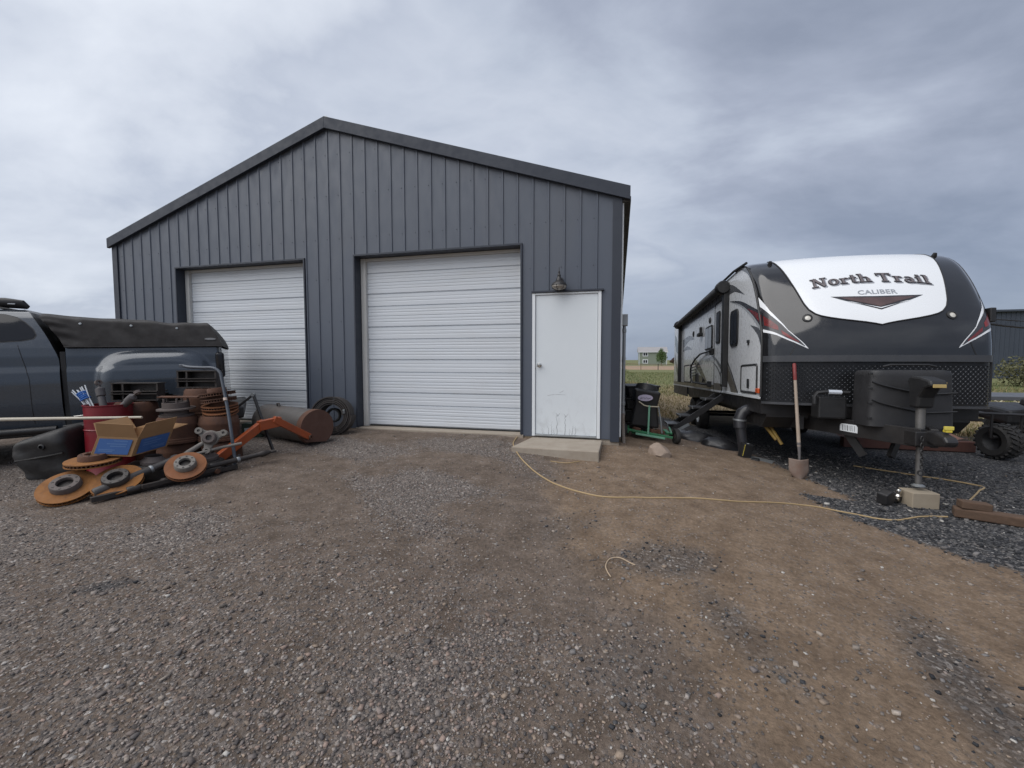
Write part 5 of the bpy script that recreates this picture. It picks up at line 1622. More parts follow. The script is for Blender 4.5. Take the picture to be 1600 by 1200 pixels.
for k in range(9):
    a_ = k * 0.7
    rr = 0.012 + 0.008 * (k % 3)
    MB().tube([(rr * math.cos(a_), rr * math.sin(a_), 0.02), (1.5 * rr * math.cos(a_ + 0.2), 1.5 * rr * math.sin(a_ + 0.2), 0.20), (2.6 * rr * math.cos(a_ + 0.4), 2.6 * rr * math.sin(a_ + 0.4), 0.33 + 0.012 * (k % 4))], 0.006, 6).build('rod', M['frame_white'], s)
for k in range(5):
    MB().lathe([(0.040, 0.0), (0.050, 0.006), (0.050, 0.016), (0.040, 0.022)], 18, Euler((0.12 * (k % 2), 0.1, 0)).to_matrix(), (0, 0, 0.20 + 0.02 * k)).build('tape_turn', mat('tape_blue%d' % k, (0.03, 0.13, 0.42), 0.5), s, smooth=True)

# cardboard box standing open
K = Vector((-4.72, 3.10, 0.55))
gb = thing('cardboard_box', 'open brown cardboard box with blue printed sides perched on the scrap', 'cardboard box', K)
eL = Vector((-0.29, -0.16, 0.035)); eR = Vector((-0.01, 0.35, 0.03)); up = Vector((0.06, 0.03, 0.185))
card = mat('cardboard', (0.36, 0.215, 0.105), 0.9, 0, (0.30, 0.175, 0.085), 5, 0.6, 0.06, 120)
blue = mat('blue_print', (0.04, 0.115, 0.32), 0.6, 0, (0.055, 0.14, 0.36), 12, 0.6)
cnr = [K, K + eR, K + eR + eL, K + eL]
for i in range(4):
    a_, b_ = cnr[i], cnr[(i + 1) % 4]
    MB().add([a_, b_, b_ + up, a_ + up], [(0, 1, 2, 3)]).build('side', card, gb, solid=0.005)
MB().add(cnr, [(0, 1, 2, 3)]).build('bottom', card, gb)
for a_, b_, out in ((K, K + eL, Vector((0.03, -0.05, 0.14))), (K + eR, K, Vector((0.06, 0.02, 0.14))), (K + eL, K + eL + eR, Vector((-0.10, 0.02, 0.12))), (K + eL + eR, K + eR, Vector((0.12, 0.10, 0.05)))):
    MB().add([a_ + up, b_ + up, b_ + up + out + (a_ - b_) * 0.06, a_ + up + out + (b_ - a_) * 0.04], [(0, 1, 2, 3)]).build('flap', card, gb, solid=0.004)
for a_, e_ in ((K, eL), (K, eR)):
    n_ = e_.cross(up).normalized()
    if n_.dot(Vector((0.84, -0.53, 0))) < 0: n_ = -n_
    p_ = [a_ + e_ * u_ + up * v_ + n_ * 0.008 for u_, v_ in ((0.10, 0.10), (0.92, 0.10), (0.92, 0.90), (0.10, 0.90))]
    pn = MB().add(p_, [(0, 1, 2, 3)]).build('print_panel', blue, gb)
    ln = MB()
    for k, (v_, u0, u1) in enumerate(((0.78, 0.2, 0.55), (0.62, 0.2, 0.7), (0.5, 0.2, 0.6), (0.3, 0.45, 0.85), (0.22, 0.5, 0.85))):
        q0 = a_ + n_ * 0.0095
        ln.add([q0 + e_ * u0 + up * v_, q0 + e_ * u1 + up * v_, q0 + e_ * u1 + up * (v_ + 0.05), q0 + e_ * u0 + up * (v_ + 0.05)], [(0, 1, 2, 3)])
    ln.build('print_lines', mat('print_pale', (0.10, 0.20, 0.42), 0.6), pn, kind='stuff')
# dark castings under the box
for i, (x, y, z_, sx, sy, sz, rz, lab) in enumerate(((-4.75, 3.28, 0.39, 0.42, 0.26, 0.27, 0.5, 'greasy dark gearbox casting under the cardboard box'), (-4.45, 3.62, 0.38, 0.34, 0.28, 0.25, 0.2, 'greasy dark housing under the grey steering knuckle'))):
    g = thing('gear_housing', lab, 'housing', (x, y, z_ - sz / 2), Euler((0.05, 0.08, rz)), 'greasy housings')
    MB().box(-sx / 2, sx / 2, -sy / 2, sy / 2, 0, sz * 0.7).build('case', M['grease'], g, bevel=0.05, seg=3)
    MB().lathe([(0.0, 0.0), (sy * 0.42, 0.0), (sy * 0.42, 0.03), (sy * 0.3, 0.06), (sy * 0.28, sz * 0.3)], 20, None, (0.03, 0, sz * 0.7)).build('flange', M['cast'], g, smooth=True)

# crumpled black tank and the bin behind it
bk = mat('scuffed_black_plastic', (0.015, 0.015, 0.016), 0.55, 0, (0.035, 0.034, 0.034), 6, 0.6, 0.2, 18, dirt=(0.09, 0.08, 0.07), dscale=4, damt=0.3)
g = thing('fuel_tank', 'battered black plastic tank lying left of the red barrel', 'tank', (-5.98, 3.23, 0.22), Euler((0.12, -0.10, 0.42)))
def tank(a, b):
    an = 2 * math.pi * a; ph = math.pi * (b - 0.5)
    sgp = lambda v_, e_: math.copysign(abs(v_) ** e_, v_)
    x = sgp(math.cos(ph), 0.35) * sgp(math.cos(an), 0.35); y = sgp(math.cos(ph), 0.35) * sgp(math.sin(an), 0.35); z = sgp(math.sin(ph), 0.35)
    den_ = 0.03 * math.sin(3 * x + 4 * z) + 0.02 * math.sin(7 * z + 3 * x)
    tp = 1.0 + 0.10 * z
    if 0.1 < z < 0.35: tp *= 0.97
    return (0.25 * x * tp, 0.17 * y * tp + den_ * 0.6, 0.26 + 0.26 * z + 0.03 * x + 0.03 * x * z)
MB().grid(tank, 56, 36).build('shell', bk, g, smooth='all')
MB().lathe([(0.03, 0.0), (0.03, 0.03), (0.018, 0.034), (0.018, 0.01)], 14, frame_to((0, -1, 0.2)), (0.06, -0.165, 0.40)).build('filler_neck', M['black'], g, smooth=True)
MB().tube([(-0.22, -0.170, 0.28), (-0.1, -0.18, 0.285), (0.1, -0.18, 0.30), (0.22, -0.17, 0.31)], 0.012, 6).build('seam', M['rubber'], g, smooth=True)
g = thing('plastic_bin', 'black plastic bin between the tank and the red barrel', 'bin', (-5.84, 3.52, 0.22), Euler((0, 0, 0.45)))
MB().prism([(-0.20, 0.0), (0.20, 0.0), (0.24, 0.55), (-0.24, 0.55)], -0.12, 0.12, 'y').build('shell', bk, g, bevel=0.02)
MB().box(-0.255, 0.255, -0.135, 0.135, 0.54, 0.565).build('rim', bk, g, bevel=0.006)

# white pole over the heap
MB().tube([(-7.4, 2.55, 0.875), (-6.2, 2.95, 0.895), (-4.93, 3.36, 0.905)], [0.020, 0.019, 0.013], 10).build('plastic_pole', mat('pole_white', (0.50, 0.46, 0.38), 0.6, 0, (0.42, 0.38, 0.31), 5, 0.6), None, smooth=True, label='long off-white pole lying across the tank and the red barrel', cat='pole')

# driveshafts and bars in front
def shaft(a_, b_, r, lab, m_):
    a_, b_ = Vector(a_), Vector(b_)
    L = (b_ - a_).length
    g = thing('drive_shaft', lab, 'drive shaft', a_, frame_to(b_ - a_), 'drive shafts in the scrap heap')
    MB().lathe([(0.0, 0.0), (r * 0.9, 0.0), (r * 1.15, 0.01), (r * 1.15, 0.10), (r * 0.8, 0.13), (r * 0.8, L * 0.30), (r * 1.25, L * 0.32), (r * 1.25, L * 0.38), (r, L * 0.40), (r, L * 0.86), (r * 1.35, L * 0.88), (r * 1.35, L * 0.92), (r * 0.6, L)], 18).build('tube', m_, g, smooth=True)
    MB().obox((0, 0, L + 0.02), (r * 2.6, r * 0.9, 0.06), (0, 0, 0)).build('yoke', m_, g, bevel=0.008)
    MB().lathe([(r * 1.05, L * 0.6), (r * 1.12, L * 0.605), (r * 1.12, L * 0.63), (r * 1.05, L * 0.635)], 18).build('band', M['galv'], g, smooth=True)


shaft((-4.68, 2.75, 0.29), (-4.47, 3.42, 0.50), 0.036, 'long dark drive shaft slanting up beneath the cardboard box', M['steel_pipe'])
shaft((-4.50, 2.90, 0.28), (-4.24, 3.72, 0.33), 0.030, 'black drive shaft lying between the rotors and the square bars', M['grease'])
shaft((-4.40, 3.30, 0.34), (-4.02, 4.12, 0.42), 0.028, 'dark axle shaft under the grey steering knuckle', M['grease'])
for a_, b_, w_, lab in (((-4.60, 2.68, 0.255), (-4.18, 3.80, 0.315), 0.050, 'longest black square bar along the front edge of the scrap heap'), ((-4.42, 2.98, 0.30), (-4.20, 3.62, 0.335), 0.040, 'shorter black square bar behind the longest one')):
    MB().bar(a_, b_, w_, w_).build('steel_bar', M['grease'], None, bevel=0.004, label=lab, cat='bar', group='black square bars')
# loose junk under everything
random.seed(21)
for i in range(6):
    x = -4.55 + 0.05 * i + random.uniform(-0.12, 0.12); y = 3.35 + 0.14 * i * 0.8 + random.uniform(-0.1, 0.1)
    an = random.uniform(-0.6, 0.9); L = random.uniform(0.25, 0.5)
    z_ = GZ(x, y) + 0.035
    MB().tube([(x - L / 2 * math.cos(an), y - L / 2 * math.sin(an), z_ + 0.01), (x, y, z_ + 0.03), (x + L / 2 * math.cos(an), y + L / 2 * math.sin(an), z_ + random.uniform(0.0, 0.12))], random.uniform(0.014, 0.028), 8).build('scrap_rod', random.choice([M['grease'], M['rust'], M['grease']]), None, smooth=True,
        label='short dark scrap rod jumbled on the ground under the orange arm', cat='rod', group='short scrap rods')

# steering knuckle
g = thing('steering_knuckle', 'pale grey cast steering knuckle with three lobes and a spindle', 'knuckle', (-4.33, 3.62, 0.66), Euler((R(72), 0.15, 0.55)))
pl = []
for k in range(36):
    a_ = 2 * math.pi * k / 36
    r_ = 0.075 + 0.085 * max(0, math.cos(1.5 * (a_ - math.pi / 2))) ** 2 if False else 0.085 + 0.07 * max(0, math.cos(3 * (a_ - R(90) + R(60)))) ** 1.5
    pl.append((r_ * math.cos(a_), r_ * math.sin(a_)))
MB().prism(pl, -0.02, 0.02, 'z').build('plate', M['iron_grey'], g, bevel=0.010)
for k in range(3):
    a_ = R(30 + 120 * k)
    MB().lathe([(0.014, -0.03), (0.036, -0.03), (0.036, 0.035), (0.014, 0.035)], 18, None, (0.135 * math.cos(a_), 0.135 * math.sin(a_), 0), closed=True).build('boss', M['iron_grey'], g, smooth=True)
MB().lathe([(0.06, 0.0), (0.07, 0.04), (0.055, 0.06), (0.03, 0.06), (0.03, 0.0)], 20).build('bearing_seat', M['cast'], g, smooth=True)
MB().tube([(-4.37, 3.58, 0.62), (-4.42, 3.45, 0.54), (-4.40, 3.36, 0.48)], [0.022, 0.028, 0.05], 12).build('control_arm', M['iron_grey'], None, smooth=True, label='pale grey control arm running from the knuckle down to the rotor', cat='arm')
MB().tube([(-4.40, 3.40, 0.50), (-4.25, 3.66, 0.55), (-4.10, 3.80, 0.58)], 0.016, 10).build('tie_rod', M['iron_grey'], None, smooth=True, label='thin pale tie rod lying right of the steering knuckle', cat='rod')

# bent bar
def smooth_path(pts, n=6):
    pts = [Vector(p) for p in pts]
    out = []
    for i in range(len(pts) - 1):
        p0, p1, p2, p3 = pts[max(i - 1, 0)], pts[i], pts[i + 1], pts[min(i + 2, len(pts) - 1)]
        for k in range(n):
            u_ = k / n
            out.append(0.5 * ((2 * p1) + (p2 - p0) * u_ + (2 * p0 - 5 * p1 + 4 * p2 - p3) * u_ * u_ + (3 * p1 - p0 - 3 * p2 + p3) * u_ ** 3))
    out.append(pts[-1])
    return out


g = thing('sway_bar', 'bent grey-blue sway bar standing up out of the scrap heap', 'bar', (-4.2, 3.8, 0.27))
swm = mat('bar_bluegrey', (0.055, 0.066, 0.085), 0.45, 0.2, (0.08, 0.09, 0.105), 6, 0.6, 0.08, 50)
sw = MB().tube(smooth_path([(-5.02, 3.90, 1.445), (-4.95, 3.91, 1.432), (-4.80, 3.94, 1.425), (-4.66, 3.97, 1.42), (-4.58, 3.98, 1.37), (-4.54, 3.97, 1.28), (-4.40, 3.91, 0.92), (-4.24, 3.82, 0.48), (-4.20, 3.79, 0.34), (-4.24, 3.70, 0.28)]), 0.018, 12).build('rod', swm, g, smooth=True)
MB().obox((-5.04, 3.895, 1.447), (0.07, 0.02, 0.035), (0, 0, 0.2)).build('eye', swm, g, bevel=0.006)
MB().tube([(-4.455, 3.925, 1.075), (-4.445, 3.92, 1.045)], 0.0195, 12).build('label', mat('label_orange_white', (0.62, 0.50, 0.42), 0.5), g)

# orange loader arm
og = mat('orange_paint', (0.36, 0.075, 0.016), 0.5, 0, (0.30, 0.055, 0.014), 5, 0.6, 0.06, 40, dirt=(0.16, 0.055, 0.025), dscale=5, damt=0.6)
g = thing('loader_arm', 'rusty orange bent loader arm lying on the right of the scrap heap', 'loader arm', (-4.3, 4.4, 0.3))
A_ = Vector((-4.50, 3.74, 0.32)); B_ = Vector((-4.36, 4.34, 0.70)); C_ = Vector((-4.26, 4.50, 0.72)); D_ = Vector((-4.12, 4.88, 0.46))
MB().bar(A_, B_ + (B_ - A_) * 0.06, 0.075, 0.10).build('long_leg', og, g, bevel=0.006)
MB().bar(C_ - (D_ - C_) * 0.15, D_, 0.07, 0.085).build('short_leg', og, g, bevel=0.006)
MB().bar(B_ - Vector((0.0, 0.05, 0.01)), C_ + Vector((0.0, 0.04, 0.0)), 0.085, 0.12).build('elbow_plate', og, g, bevel=0.006)
for p_ in (A_, B_, D_):
    MB().lathe([(0.012, -0.055), (0.032, -0.055), (0.032, 0.055), (0.012, 0.055)], 16, frame_to((1, -0.2, 0)), p_, closed=True).build('pivot', M['rust'], g, smooth=True)

# black folding stand
g = thing('steel_stand', 'black tubular A-shaped stand behind the orange arm', 'stand', (-4.75, 4.5, 0.3))
ap = Vector((-4.66, 4.52, 1.06))
for q_ in ((-5.06, 4.20, 0.62), (-4.40, 4.42, 0.66)):
    MB().bar(ap, q_, 0.030, 0.030).build('leg', M['black_metal'], g, bevel=0.003)
for q_ in ((-4.86, 4.36, 0.30), (-4.28, 4.42, 0.36)):
    MB().bar((-5.06, 4.20, 0.62) if q_[0] < -4.5 else (-4.40, 4.42, 0.66), q_, 0.028, 0.028).build('foot_rail', M['black_metal'], g, bevel=0.003)
MB().lathe([(0.0, -0.03), (0.022, -0.03), (0.022, 0.03), (0.0, 0.03)], 12, frame_to((0.4, -0.9, 0)), ap).build('hinge', M['galv'], g, smooth=True)

# curved steel trough with a rusty end plate
g = thing('steel_trough', 'grey rolled steel trough with rusty end plate lying by the overhead door', 'trough', (-4.6, 5.2, 0.32))
a_ = Vector((-5.32, 5.42, 0.58)); b_ = Vector((-4.10, 5.02, 0.57))
fr_ = frame_to(b_ - a_); L = (b_ - a_).length
MB().lathe([(0.235, 0.0), (0.245, 0.0), (0.245, L), (0.235, L)], 40, fr_, a_, closed=True, a0=R(-60), a1=R(235)).build('shell', M['steel_pipe'], g, smooth=True)
MB().lathe([(0.247, L * 0.92), (0.252, L * 0.93), (0.252, L * 0.99), (0.247, L)], 40, fr_, a_, a0=R(-60), a1=R(235)).build('rim_band', M['rust'], g, smooth=True)
epl = [(0.25 * math.cos(R(k)), 0.25 * math.sin(R(k))) for k in range(-60, 236, 8)]
ep = MB()
n_ = len(epl)
vs = [b_ + fr_ @ Vector((x, y, 0.002)) for x, y in epl] + [b_ + fr_ @ Vector((x, y, 0.014)) for x, y in epl]
ep.add(vs, [tuple(range(n_ - 1, -1, -1)), tuple(range(n_, 2 * n_))] + [(i, (i + 1) % n_, (i + 1) % n_ + n_, i + n_) for i in range(n_)])
ep.build('end_plate', M['rust_red'] if False else mat('rust_plate', (0.085, 0.042, 0.030), 0.85, 0, (0.12, 0.06, 0.042), 6, 0.6, 0.2, 60), g)
MB().tube([(-5.0, 5.28, 0.80), (-4.99, 5.26, 0.86), (-4.95, 5.25, 0.865), (-4.93, 5.25, 0.82)], 0.012, 8).build('lifting_eye', M['steel_pipe'], g, smooth=True)
# roll of conveyor belt
g = thing('belt_roll', 'tight spiral roll of thick black rubber belting leaning by the door post', 'rubber roll', (-4.35, 5.72, 0.34))
cc = Vector((-4.35, 5.70, 0.645)); fr_ = frame_to(Vector((0.36, -0.92, 0.10)).normalized())
sp_ = MB()
turns, n_ = 5.0, 200
vs = []
for k in range(n_ + 1):
    th_ = 2 * math.pi * turns * k / n_
    r0 = 0.165 + 0.026 * th_ / (2 * math.pi)
    for r_, h_ in ((r0, -0.15), (r0 + 0.017, -0.15), (r0 + 0.017, 0.15 - 0.010 * math.sin(th_ * 1.3)), (r0, 0.15 - 0.010 * math.sin(th_ * 1.3))):
        vs.append(cc + fr_ @ Vector((r_ * math.cos(th_), r_ * math.sin(th_), h_)))
fs = []
for k in range(n_):
    for j in range(4):
        fs.append((4 * k + j, 4 * k + (j + 1) % 4, 4 * k + 4 + (j + 1) % 4, 4 * k + 4 + j))
fs += [(0, 3, 2, 1), (4 * n_, 4 * n_ + 1, 4 * n_ + 2, 4 * n_ + 3)]
sp_.add(vs, fs)
sp_.build('belt', mat('belt_rubber', (0.030, 0.027, 0.026), 0.75, 0, (0.055, 0.045, 0.04), 6, 0.6, 0.1, 60), g, smooth=True)
MB().tube([cc + fr_ @ Vector((0.1 * math.cos(k * 0.5), 0.1 * math.sin(k * 0.5), -0.1 + 0.005 * k)) for k in range(30)], 0.016, 8).build('inner_coil', M['rubber'], g, smooth=True)
MB().obox((-4.10, 5.62, 0.72), (0.03, 0.03, 0.06), (0.2, 0, 0.3)).build('clip', M['galv'], g, bevel=0.005)
# old battery behind the stand
g = thing('car_battery', 'dark green battery with pale labels on the ground behind the black stand', 'battery', (-5.45, 5.28, 0.33), Euler((0, 0, 0.5)))
MB().box(-0.14, 0.14, -0.09, 0.09, 0.0, 0.22).build('case', mat('battery_green', (0.03, 0.05, 0.035), 0.5), g, bevel=0.01)
for x_ in (-0.07, 0.06):
    MB().box(x_ - 0.035, x_ + 0.035, -0.093, -0.089, 0.06, 0.15).build('label', M['jamb_white'], g)

# ------------------------------------------------------------------ things round the trailer
# shovel
g = thing('shovel', 'worn round-point shovel with red grip leaning on the front of the trailer', 'shovel', (2.20, 5.92, 0.03))
b0 = Vector((2.205, 5.90, 0.30)); t0_ = Vector((2.16, 6.055, 1.475)); dv = (t0_ - b0)
MB().tube([b0 + dv * 0.12, b0 + dv * 0.82], [0.021, 0.018], 12).build('handle', mat('handle_wood', (0.40, 0.33, 0.27), 0.7, 0, (0.33, 0.26, 0.20), 6, 0.6), g, smooth=True)
MB().tube([b0 + dv * 0.82, b0 + dv * 0.99, t0_], [0.021, 0.021, 0.012], 12).build('grip', mat('grip_red', (0.22, 0.03, 0.028), 0.6, 0, (0.16, 0.03, 0.03), 6, 0.6), g, smooth=True)
MB().tube([b0 + Vector((0, 0, -0.06)), b0 + dv * 0.05, b0 + dv * 0.16], [0.012, 0.016, 0.023], 12).build('socket', mat('shovel_steel', (0.15, 0.14, 0.14), 0.6, 0.3), g, smooth=True)
def blade(a, b):
    x = (a - 0.5) * 2
    hw = 0.112 * (1 if b < 0.5 else max(1 - ((b - 0.5) / 0.5) ** 1.6, 0.0) * 0.9 + 0.1)
    return (2.207 + x * hw, 5.895 - 0.035 * b + 0.03 * x * x - 0.012 * math.cos(x * 3) * (1 - b), 0.275 - 0.27 * b + 0.008 * abs(x) * (1 - b))
MB().grid(blade, 16, 16).build('blade', mat('blade_rust', (0.15, 0.085, 0.06), 0.75, 0.1, (0.21, 0.175, 0.15), 8, 0.6, 0.1, 60), g, smooth='all', solid=0.004)
# ball mount
g = thing('ball_mount', 'black drop hitch with shiny ball lying beside the timber block', 'hitch', (2.80, 5.22, 0.0), Euler((0.1, 0.0, 0.55)))
MB().box(-0.02, 0.24, -0.028, 0.028, 0.02, 0.075).build('shank', M['black_metal'], g, bevel=0.006)
MB().prism([(-0.13, 0.01), (-0.02, 0.0), (0.0, 0.10), (-0.06, 0.16), (-0.14, 0.12)], -0.05, 0.05, 'y').build('head', M['black_metal'], g, bevel=0.012)
MB().lathe([(0.012, 0.0), (0.03, 0.005), (0.018, 0.025), (0.026, 0.045), (0.028, 0.06), (0.02, 0.08), (0.0, 0.086)], 20, None, (0.10, -0.01, 0.075)).build('ball', M['chrome'], g, smooth=True)
for x_, z_ in ((0.05, 0.06), (0.17, 0.05)):
    MB().lathe([(0.0, 0.02), (0.014, 0.018), (0.015, 0.0)], 8, frame_to((0, -1, 0)), (x_, -0.03, z_)).build('bolt', M['chrome'], g, smooth=True)
# timbers
wd = mat('timber_brown', (0.125, 0.075, 0.047), 0.85, 0, (0.065, 0.04, 0.027), 4, 0.7, 0.4, 40, stretch=(2, 8, 8))
MB().obox((3.72, 4.74, 0.045), (1.15, 0.11, 0.09), (0.05, 0.0, -0.42)).build('timber', wd, None, bevel=0.012, label='long weathered brown timber lying on the gravel at the right edge', cat='timber')
MB().obox((3.33, 4.93, 0.125), (0.22, 0.11, 0.07), (0.0, 0.05, -0.15)).build('timber_offcut', wd, None, bevel=0.01, label='short brown timber offcut on top of the long timber', cat='timber')
# rock
bm = bmesh.new()
bmesh.ops.create_icosphere(bm, subdivisions=3, radius=1.0)
random.seed(5)
pl = [(Vector((random.uniform(-1, 1), random.uniform(-1, 1), random.uniform(-0.4, 1))).normalized(), random.uniform(0.55, 0.8)) for _ in range(16)]
for v in bm.verts:
    for n_, d_ in pl:
        e_ = v.co.dot(n_) - d_
        if e_ > 0: v.co -= n_ * e_
    v.co = Vector((v.co.x * 0.20, v.co.y * 0.14, v.co.z * 0.12))
me = bpy.data.meshes.new('rock'); bm.to_mesh(me); bm.free()
me.materials.append(mat('sandstone', (0.30, 0.235, 0.185), 0.9, 0, (0.22, 0.17, 0.135), 9, 0.6, 0.5, 40))
o = bpy.data.objects.new('rock', me); COL.objects.link(o)
o.location = (0.56, 5.92, GZ(0.56, 5.92) + 0.045); o.rotation_euler = (0.15, 0.18, -0.45)
setp(o, 'blocky tan rock lying on the dirt right of the step', 'rock')
# extension cord: from under the overhead door across the yard to the trailer
cm = mat('cord_tan', (0.40, 0.29, 0.15), 0.6, 0, (0.33, 0.235, 0.12), 4, 0.6)


def on_ground(path, lift, n=10):
    out = []
    for p in smooth_path([(x, y, 0) for x, y in path], n):
        out.append((p.x, p.y, GZ(p.x, p.y) + lift))
    return out


cp_ = on_ground([(-1.46, 6.30), (-1.46, 6.02), (-1.40, 5.62), (-1.08, 4.91), (-0.69, 4.39), (-0.2, 4.14), (0.22, 4.18), (0.71, 4.34), (1.02, 4.42), (1.33, 4.54), (1.84, 4.73), (2.26, 4.70), (2.55, 4.66), (2.86, 4.84), (3.12, 4.92)], 0.006)
MB().tube(cp_[4:], 0.0075, 8).build('extension_cord', cm, None, smooth=True, label='long tan extension cord winding from the workshop towards the trailer', cat='cord')
MB().tube(on_ground([(3.40, 5.12), (3.50, 5.35), (3.66, 5.50), (4.05, 5.95), (4.25, 6.2), (4.05, 6.45), (3.7, 6.7), (3.3, 7.0)], 0.008), 0.009, 8).build('extension_cord', cm, None, smooth=True, label='tan cord end curling up behind the brown timbers', cat='cord')
MB().tube(on_ground([(-0.03, 2.75), (-0.065, 2.86), (-0.04, 2.97), (0.03, 3.0), (0.10, 2.95), (0.13, 2.93)], 0.004), 0.004, 6).build('wire_scrap', mat('wire_tan', (0.42, 0.32, 0.22), 0.6), None, smooth=True, label='small loop of thin tan wire on the drive', cat='wire')
MB().tube(on_ground([(-0.80, 5.10), (-0.6, 5.12), (-0.45, 5.24)], 0.006), 0.006, 6).build('wire_scrap', cm, None, smooth=True, label='short tan cord piece poking out at the step', cat='wire')

# walk-behind machine with black bag, beside the workshop
gr_ = mat('green_paint', (0.03, 0.20, 0.085), 0.45, 0, (0.025, 0.14, 0.065), 7, 0.6, dirt=(0.10, 0.08, 0.05), dscale=6, damt=0.4)
gr2 = mat('green_pale', (0.16, 0.36, 0.25), 0.5)
g = thing('lawn_machine', 'small green lawn machine with black hopper beside the workshop corner', 'lawn machine', (0.5, 7.0, 0.2))
zb_ = 0.20
MB().bar((0.14, 6.98, 0.40), (0.84, 6.94, 0.30), 0.035, 0.035).build('front_rail', gr_, g, bevel=0.004)
MB().bar((0.28, 6.93, 0.345), (0.72, 6.90, 0.29), 0.025, 0.03).build('front_lip', gr2, g, bevel=0.004)
for x_ in (0.16, 0.82):
    MB().bar((x_, 6.96, 0.36), (x_ + 0.02, 7.45, 0.38), 0.03, 0.03).build('side_rail', gr_, g, bevel=0.004)
for k in range(5):
    x_ = 0.24 + 0.13 * k
    MB().obox((x_, 7.10, 0.36), (0.06, 0.16, 0.035), (0.2, 0.3 * (k % 2), 0.3)).build('tine', gr_, g, bevel=0.004)
MB().bar((0.47, 6.93, 0.34), (0.48, 6.92, 0.80), 0.028, 0.028).build('post', gr2, g, bevel=0.004)
hp = MB().add([(0.20, 7.0, 0.46), (0.64, 7.02, 0.42), (0.64, 7.32, 0.42), (0.20, 7.3, 0.46), (0.27, 6.99, 0.80), (0.61, 7.01, 0.78), (0.61, 7.32, 0.78), (0.27, 7.3, 0.80), (0.26, 6.96, 1.06), (0.66, 6.98, 1.0), (0.66, 7.36, 1.0), (0.26, 7.34, 1.06)],
              [(0, 1, 5, 4), (1, 2, 6, 5), (2, 3, 7, 6), (3, 0, 4, 7), (4, 5, 9, 8), (5, 6, 10, 9), (6, 7, 11, 10), (7, 4, 8, 11), (8, 9, 10, 11), (0, 3, 2, 1)]).build('hopper', M['black'], g, bevel=0.03, seg=3)
MB().lathe([(0.0, 0.004), (1.0, 0.003), (1.0, -0.002)], 28, frame_to((0, -1, 0.05)) @ Matrix.Diagonal((0.115, 0.052, 1)), (0.42, 6.966, 0.915)).build('badge', mat('badge_lilac', (0.40, 0.36, 0.46), 0.5), hp)
MB().tube([(0.34, 6.960, 0.89), (0.37, 6.960, 0.93), (0.36, 6.960, 0.90), (0.40, 6.960, 0.925), (0.41, 6.960, 0.90), (0.44, 6.960, 0.92), (0.46, 6.960, 0.90), (0.50, 6.960, 0.915)], 0.004, 5).build('badge_script', M['mid_grey'], hp)
MB().tube([(0.32, 6.93, 0.86), (0.40, 6.92, 0.80), (0.47, 6.915, 0.785), (0.62, 6.93, 0.78)], 0.010, 8).build('handle', mat('handle_tan', (0.40, 0.36, 0.27), 0.6), g, smooth=True)
MB().tube([(0.46, 7.22, 1.16), (0.50, 7.15, 0.95)], 0.012, 8).build('lever', mat('lever_wood', (0.50, 0.42, 0.30), 0.6), g)
MB().lathe([(0.0, -0.2), (0.18, -0.18), (0.2, 0.0), (0.16, 0.12), (0.0, 0.16)], 20, frame_to((0.2, 0.2, 1)), (0.44, 7.30, 0.98)).build('engine_cover', M['black'], g, smooth=True)
for x_, r_ in ((0.90, 0.12), (0.10, 0.10)):
    wh = MB().lathe([(0.05, -0.03), (r_ * 0.92, -0.035), (r_, -0.02), (r_, 0.02), (r_ * 0.92, 0.035), (0.05, 0.03)], 24, frame_to((1, 0.25, 0)), (x_, 7.02, GZ(x_, 7.02) + r_)).build('wheel', M['rubber'], g, smooth=True)
    MB().lathe([(0.0, -0.02), (0.05, -0.02), (0.05, 0.02), (0.0, 0.02)], 14, frame_to((1, 0.25, 0)), (x_, 7.02, GZ(x_, 7.02) + r_)).build('hub', M['cast'], wh, smooth=True)
MB().tube([(0.62, 6.98, 0.78), (0.66, 6.96, 0.55), (0.68, 6.96, 0.36)], 0.012, 8).build('cable', M['galv'], g, smooth=True)
for x_, z_ in ((0.30, 0.40), (0.55, 0.38), (0.66, 0.37)):
    MB().obox((x_, 7.02, z_), (0.10, 0.10, 0.06), (0.1, 0.2, 0.5)).build('gearbox', M['rust'], g, bevel=0.01)
# dark trays behind it
for k in range(4):
    g = thing('plastic_tray', ['lowest black tray of the stack behind the lawn machine', 'second black tray from the bottom behind the lawn machine', 'third black tray from the bottom behind the lawn machine', 'topmost black tray of the stack behind the lawn machine'][k], 'tray', (0.34 + 0.01 * k, 8.0, 0.22 + 0.215 * k), Euler((0, 0, 0.06 * k)), 'stacked black trays')
    MB().prism([(-0.24, 0.0), (0.24, 0.0), (0.27, 0.19), (-0.27, 0.19)], -0.35, 0.35, 'y').build('tub', M['black'], g, bevel=0.012)
    MB().box(-0.285, 0.285, -0.365, 0.365, 0.175, 0.20).build('rim', M['black'], g, bevel=0.005)

